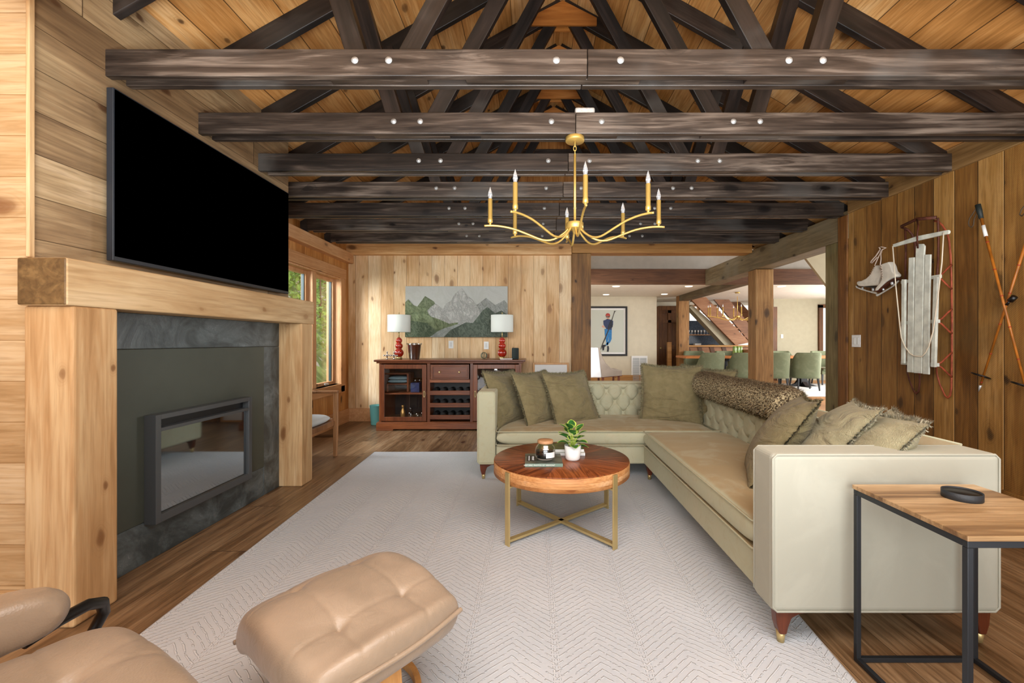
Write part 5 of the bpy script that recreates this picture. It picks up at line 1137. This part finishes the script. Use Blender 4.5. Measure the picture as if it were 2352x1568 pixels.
on('woven_basket', [('basket', MB().lathe([(.0,0),(.14,0),(.2,.08),(.22,.17),(.20,.17),(.0,.03)], (0,0,0), 30), plain('wicker', '#8a5f3c', .8, var=.5, vs=40, bump=.8, bs=50))], 'brown woven basket on the dining table beside the green vases', 'basket', (5.88, 11.8, .8305))
chandelier('dining_chandelier', 'gold linear chandelier with candle sleeves above the dining table', (5.52, 11.8), 1.90, .80, .25, 2.555, n=10, ch=.24, rot=.3)
plate('light_switch', 'small white switch on the far olive-beige wall of the dining room', 1796, 772, 13.69)
# art print
an = lambda x, y: at(x, y, 12.99)
ap = thing('framed_print', 'black-framed print of a figure in a blue jacket holding skis', 'picture', tuple(an(1398, 760)))
a, b = an(1350, 817), an(1440.5, 703.5); x0_, x1_, z0_, z1_ = a.x, b.x, a.z, b.z; f = .055
MB().box(x0_, x1_, 12.95, 12.99, z0_, z0_+f).box(x0_, x1_, 12.95, 12.99, z1_-f, z1_).box(x0_, x0_+f, 12.95, 12.99, z0_+f, z1_-f).box(x1_-f, x1_, 12.95, 12.99, z0_+f, z1_-f).build('frame', M['black'], ap, bevel=.005)
MB().box(x0_+f, x1_-f, 12.975, 12.985, z0_+f, z1_-f).build('mat_board', M['white'], ap)
MB().box(x0_+f+.05, x1_-f-.05, 12.972, 12.975, z0_+f+.05, z1_-f-.05).build('print_ground', plain('print_bg', '#c6cbc0', .7), ap)
def A7(pts): return [at(1340 + x/7.127, 680 + y/7.127, 12.97) for x, y in pts]
def fig(name, pts, col, d=.002, k=0): MB().prism([p + Vector((0, -.001*k, 0)) for p in A7(pts)], (0, -d, 0)).build(name, plain('ink_'+name, col, .6, var=.2, vs=30), ap)
fig('trousers', [(345,535),(465,530),(462,700),(440,750),(385,810),(360,790),(415,735),(410,640),(405,800),(385,800),(372,740),(350,620)], '#2a7ab8', k=1)
fig('jacket', [(325,400),(365,385),(390,370),(450,385),(488,405),(485,470),(465,525),(460,555),(380,540),(345,490),(330,460)], '#2c3c62', k=2)
fig('face', [(375,325),(430,325),(428,355),(412,380),(395,380),(380,355)], '#c99a84', k=2)
fig('helmet', [(362,330),(365,300),(380,282),(405,278),(428,288),(438,310),(436,332),(400,322)], '#a8392e', k=3)
fig('goggles', [(370,332),(432,330),(430,345),(400,348),(372,345)], '#2a2220', k=4)
fig('hand', [(300,490),(322,478),(350,500),(345,518),(312,510)], '#cf9f8a', k=3)
fig('skis', [(280,870),(300,800),(350,680),(400,560),(445,430),(490,300),(505,235),(515,245),(540,238),(512,262),(490,330),(450,470),(400,600),(355,710),(310,810),(288,872)], '#3a3028', k=4)
fig('arm', [(400,500),(440,400),(470,385),(480,500),(440,530),(400,535)], '#1f2738', k=5)
fig('boot', [(302,820),(320,795),(365,795),(370,815),(345,830),(335,885),(315,890)], '#191c28', k=3); fig('boot', [(388,815),(415,815),(420,860),(412,910),(385,908),(390,860)], '#191c28', k=3)
# return air grille
gg = thing('air_grille', 'tall white return air grille on the cream wall near the wooden door', 'vent', tuple(an(1468, 850)))
a, b = an(1450, 884), an(1487, 817)
MB().box(a.x, b.x, 12.975, 12.99, a.z, b.z).build('grille_frame', M['white'], gg, bevel=.004)
sl_ = MB()
for k in range(28):
    z = a.z+.05 + k*(b.z-a.z-.1)/28
    for (u, v) in ((.04, .235), (.255, .445)): sl_.prism([(a.x+u, 12.972, z), (a.x+u, 12.962, z+.012), (a.x+v, 12.962, z+.012), (a.x+v, 12.972, z)], (0, 0, .004))
sl_.build('louver', plain('louver', '#aeb4b6', .5), gg)
# upholstered chair behind the sofa
uc = thing('upholstered_chair', 'grey high-backed upholstered chair with nailhead trim behind the sofa', 'chair', (1.3, 9.0, 0))
def U(x, y, D): return at(1340 + x/7.127, 680 + y/7.127, D)
lt = plain('lit_back_linen', '#d5d8da', .95, var=.04, bump=.3, bs=150); gy = plain('taupe_linen', '#8d8174', .95, var=.08, bump=.3, bs=150)  # the paler cloth paints in the light falling on the chair's back
prf = [(228,842),(262,840),(280,900),(320,1010),(370,1100),(440,1170),(520,1208),(632,1218),(634,1305),(300,1335)]
P0 = [U(x, y, 8.75) for x, y in prf]
MB().prism(P0, (0, .07, 0)).build('side_wing', gy, uc, bevel=.012)
MB().prism([p + Vector((0, .62, 0)) for p in P0], (0, .07, 0)).build('side_wing', gy, uc, bevel=.012)
xl_, xr_ = P0[0].x, P0[-1].x
MB().prism([(xl_-.62, 8.74, P0[-1].z), (xr_-.0, 8.74, P0[-1].z), (xl_+.02, 8.74, P0[0].z), (xl_-.60, 8.74, P0[0].z)], (0, .06, 0)).build('outer_back', lt, uc, bevel=.02)
MB().box(xr_-.05, P0[7].x-.02, 8.82, 9.37, P0[8].z, P0[8].z+.12).build('seat', gy, uc, bevel=.03, seg=3)
nh = MB(); p_a, p_b = U(305,1330,8.745), U(630,1302,8.745)
for k in range(24): 
    p = p_a.lerp(p_b, k/23); nh.lathe([(.0,-.006),(.006,-.003),(.008,.004)], p, 8, M=Matrix.Rotation(PI/2, 4, 'X'))
nh.build('nailhead_trim', M['rust'], uc)
for x in (P0[7].x-.06, xr_+.03):
    for y in (8.79, 9.38): MB().tube([(x, y, P0[8].z+.01), (x, y, 0)], [.03, .02], 4).build('leg', M['walnut'], uc)
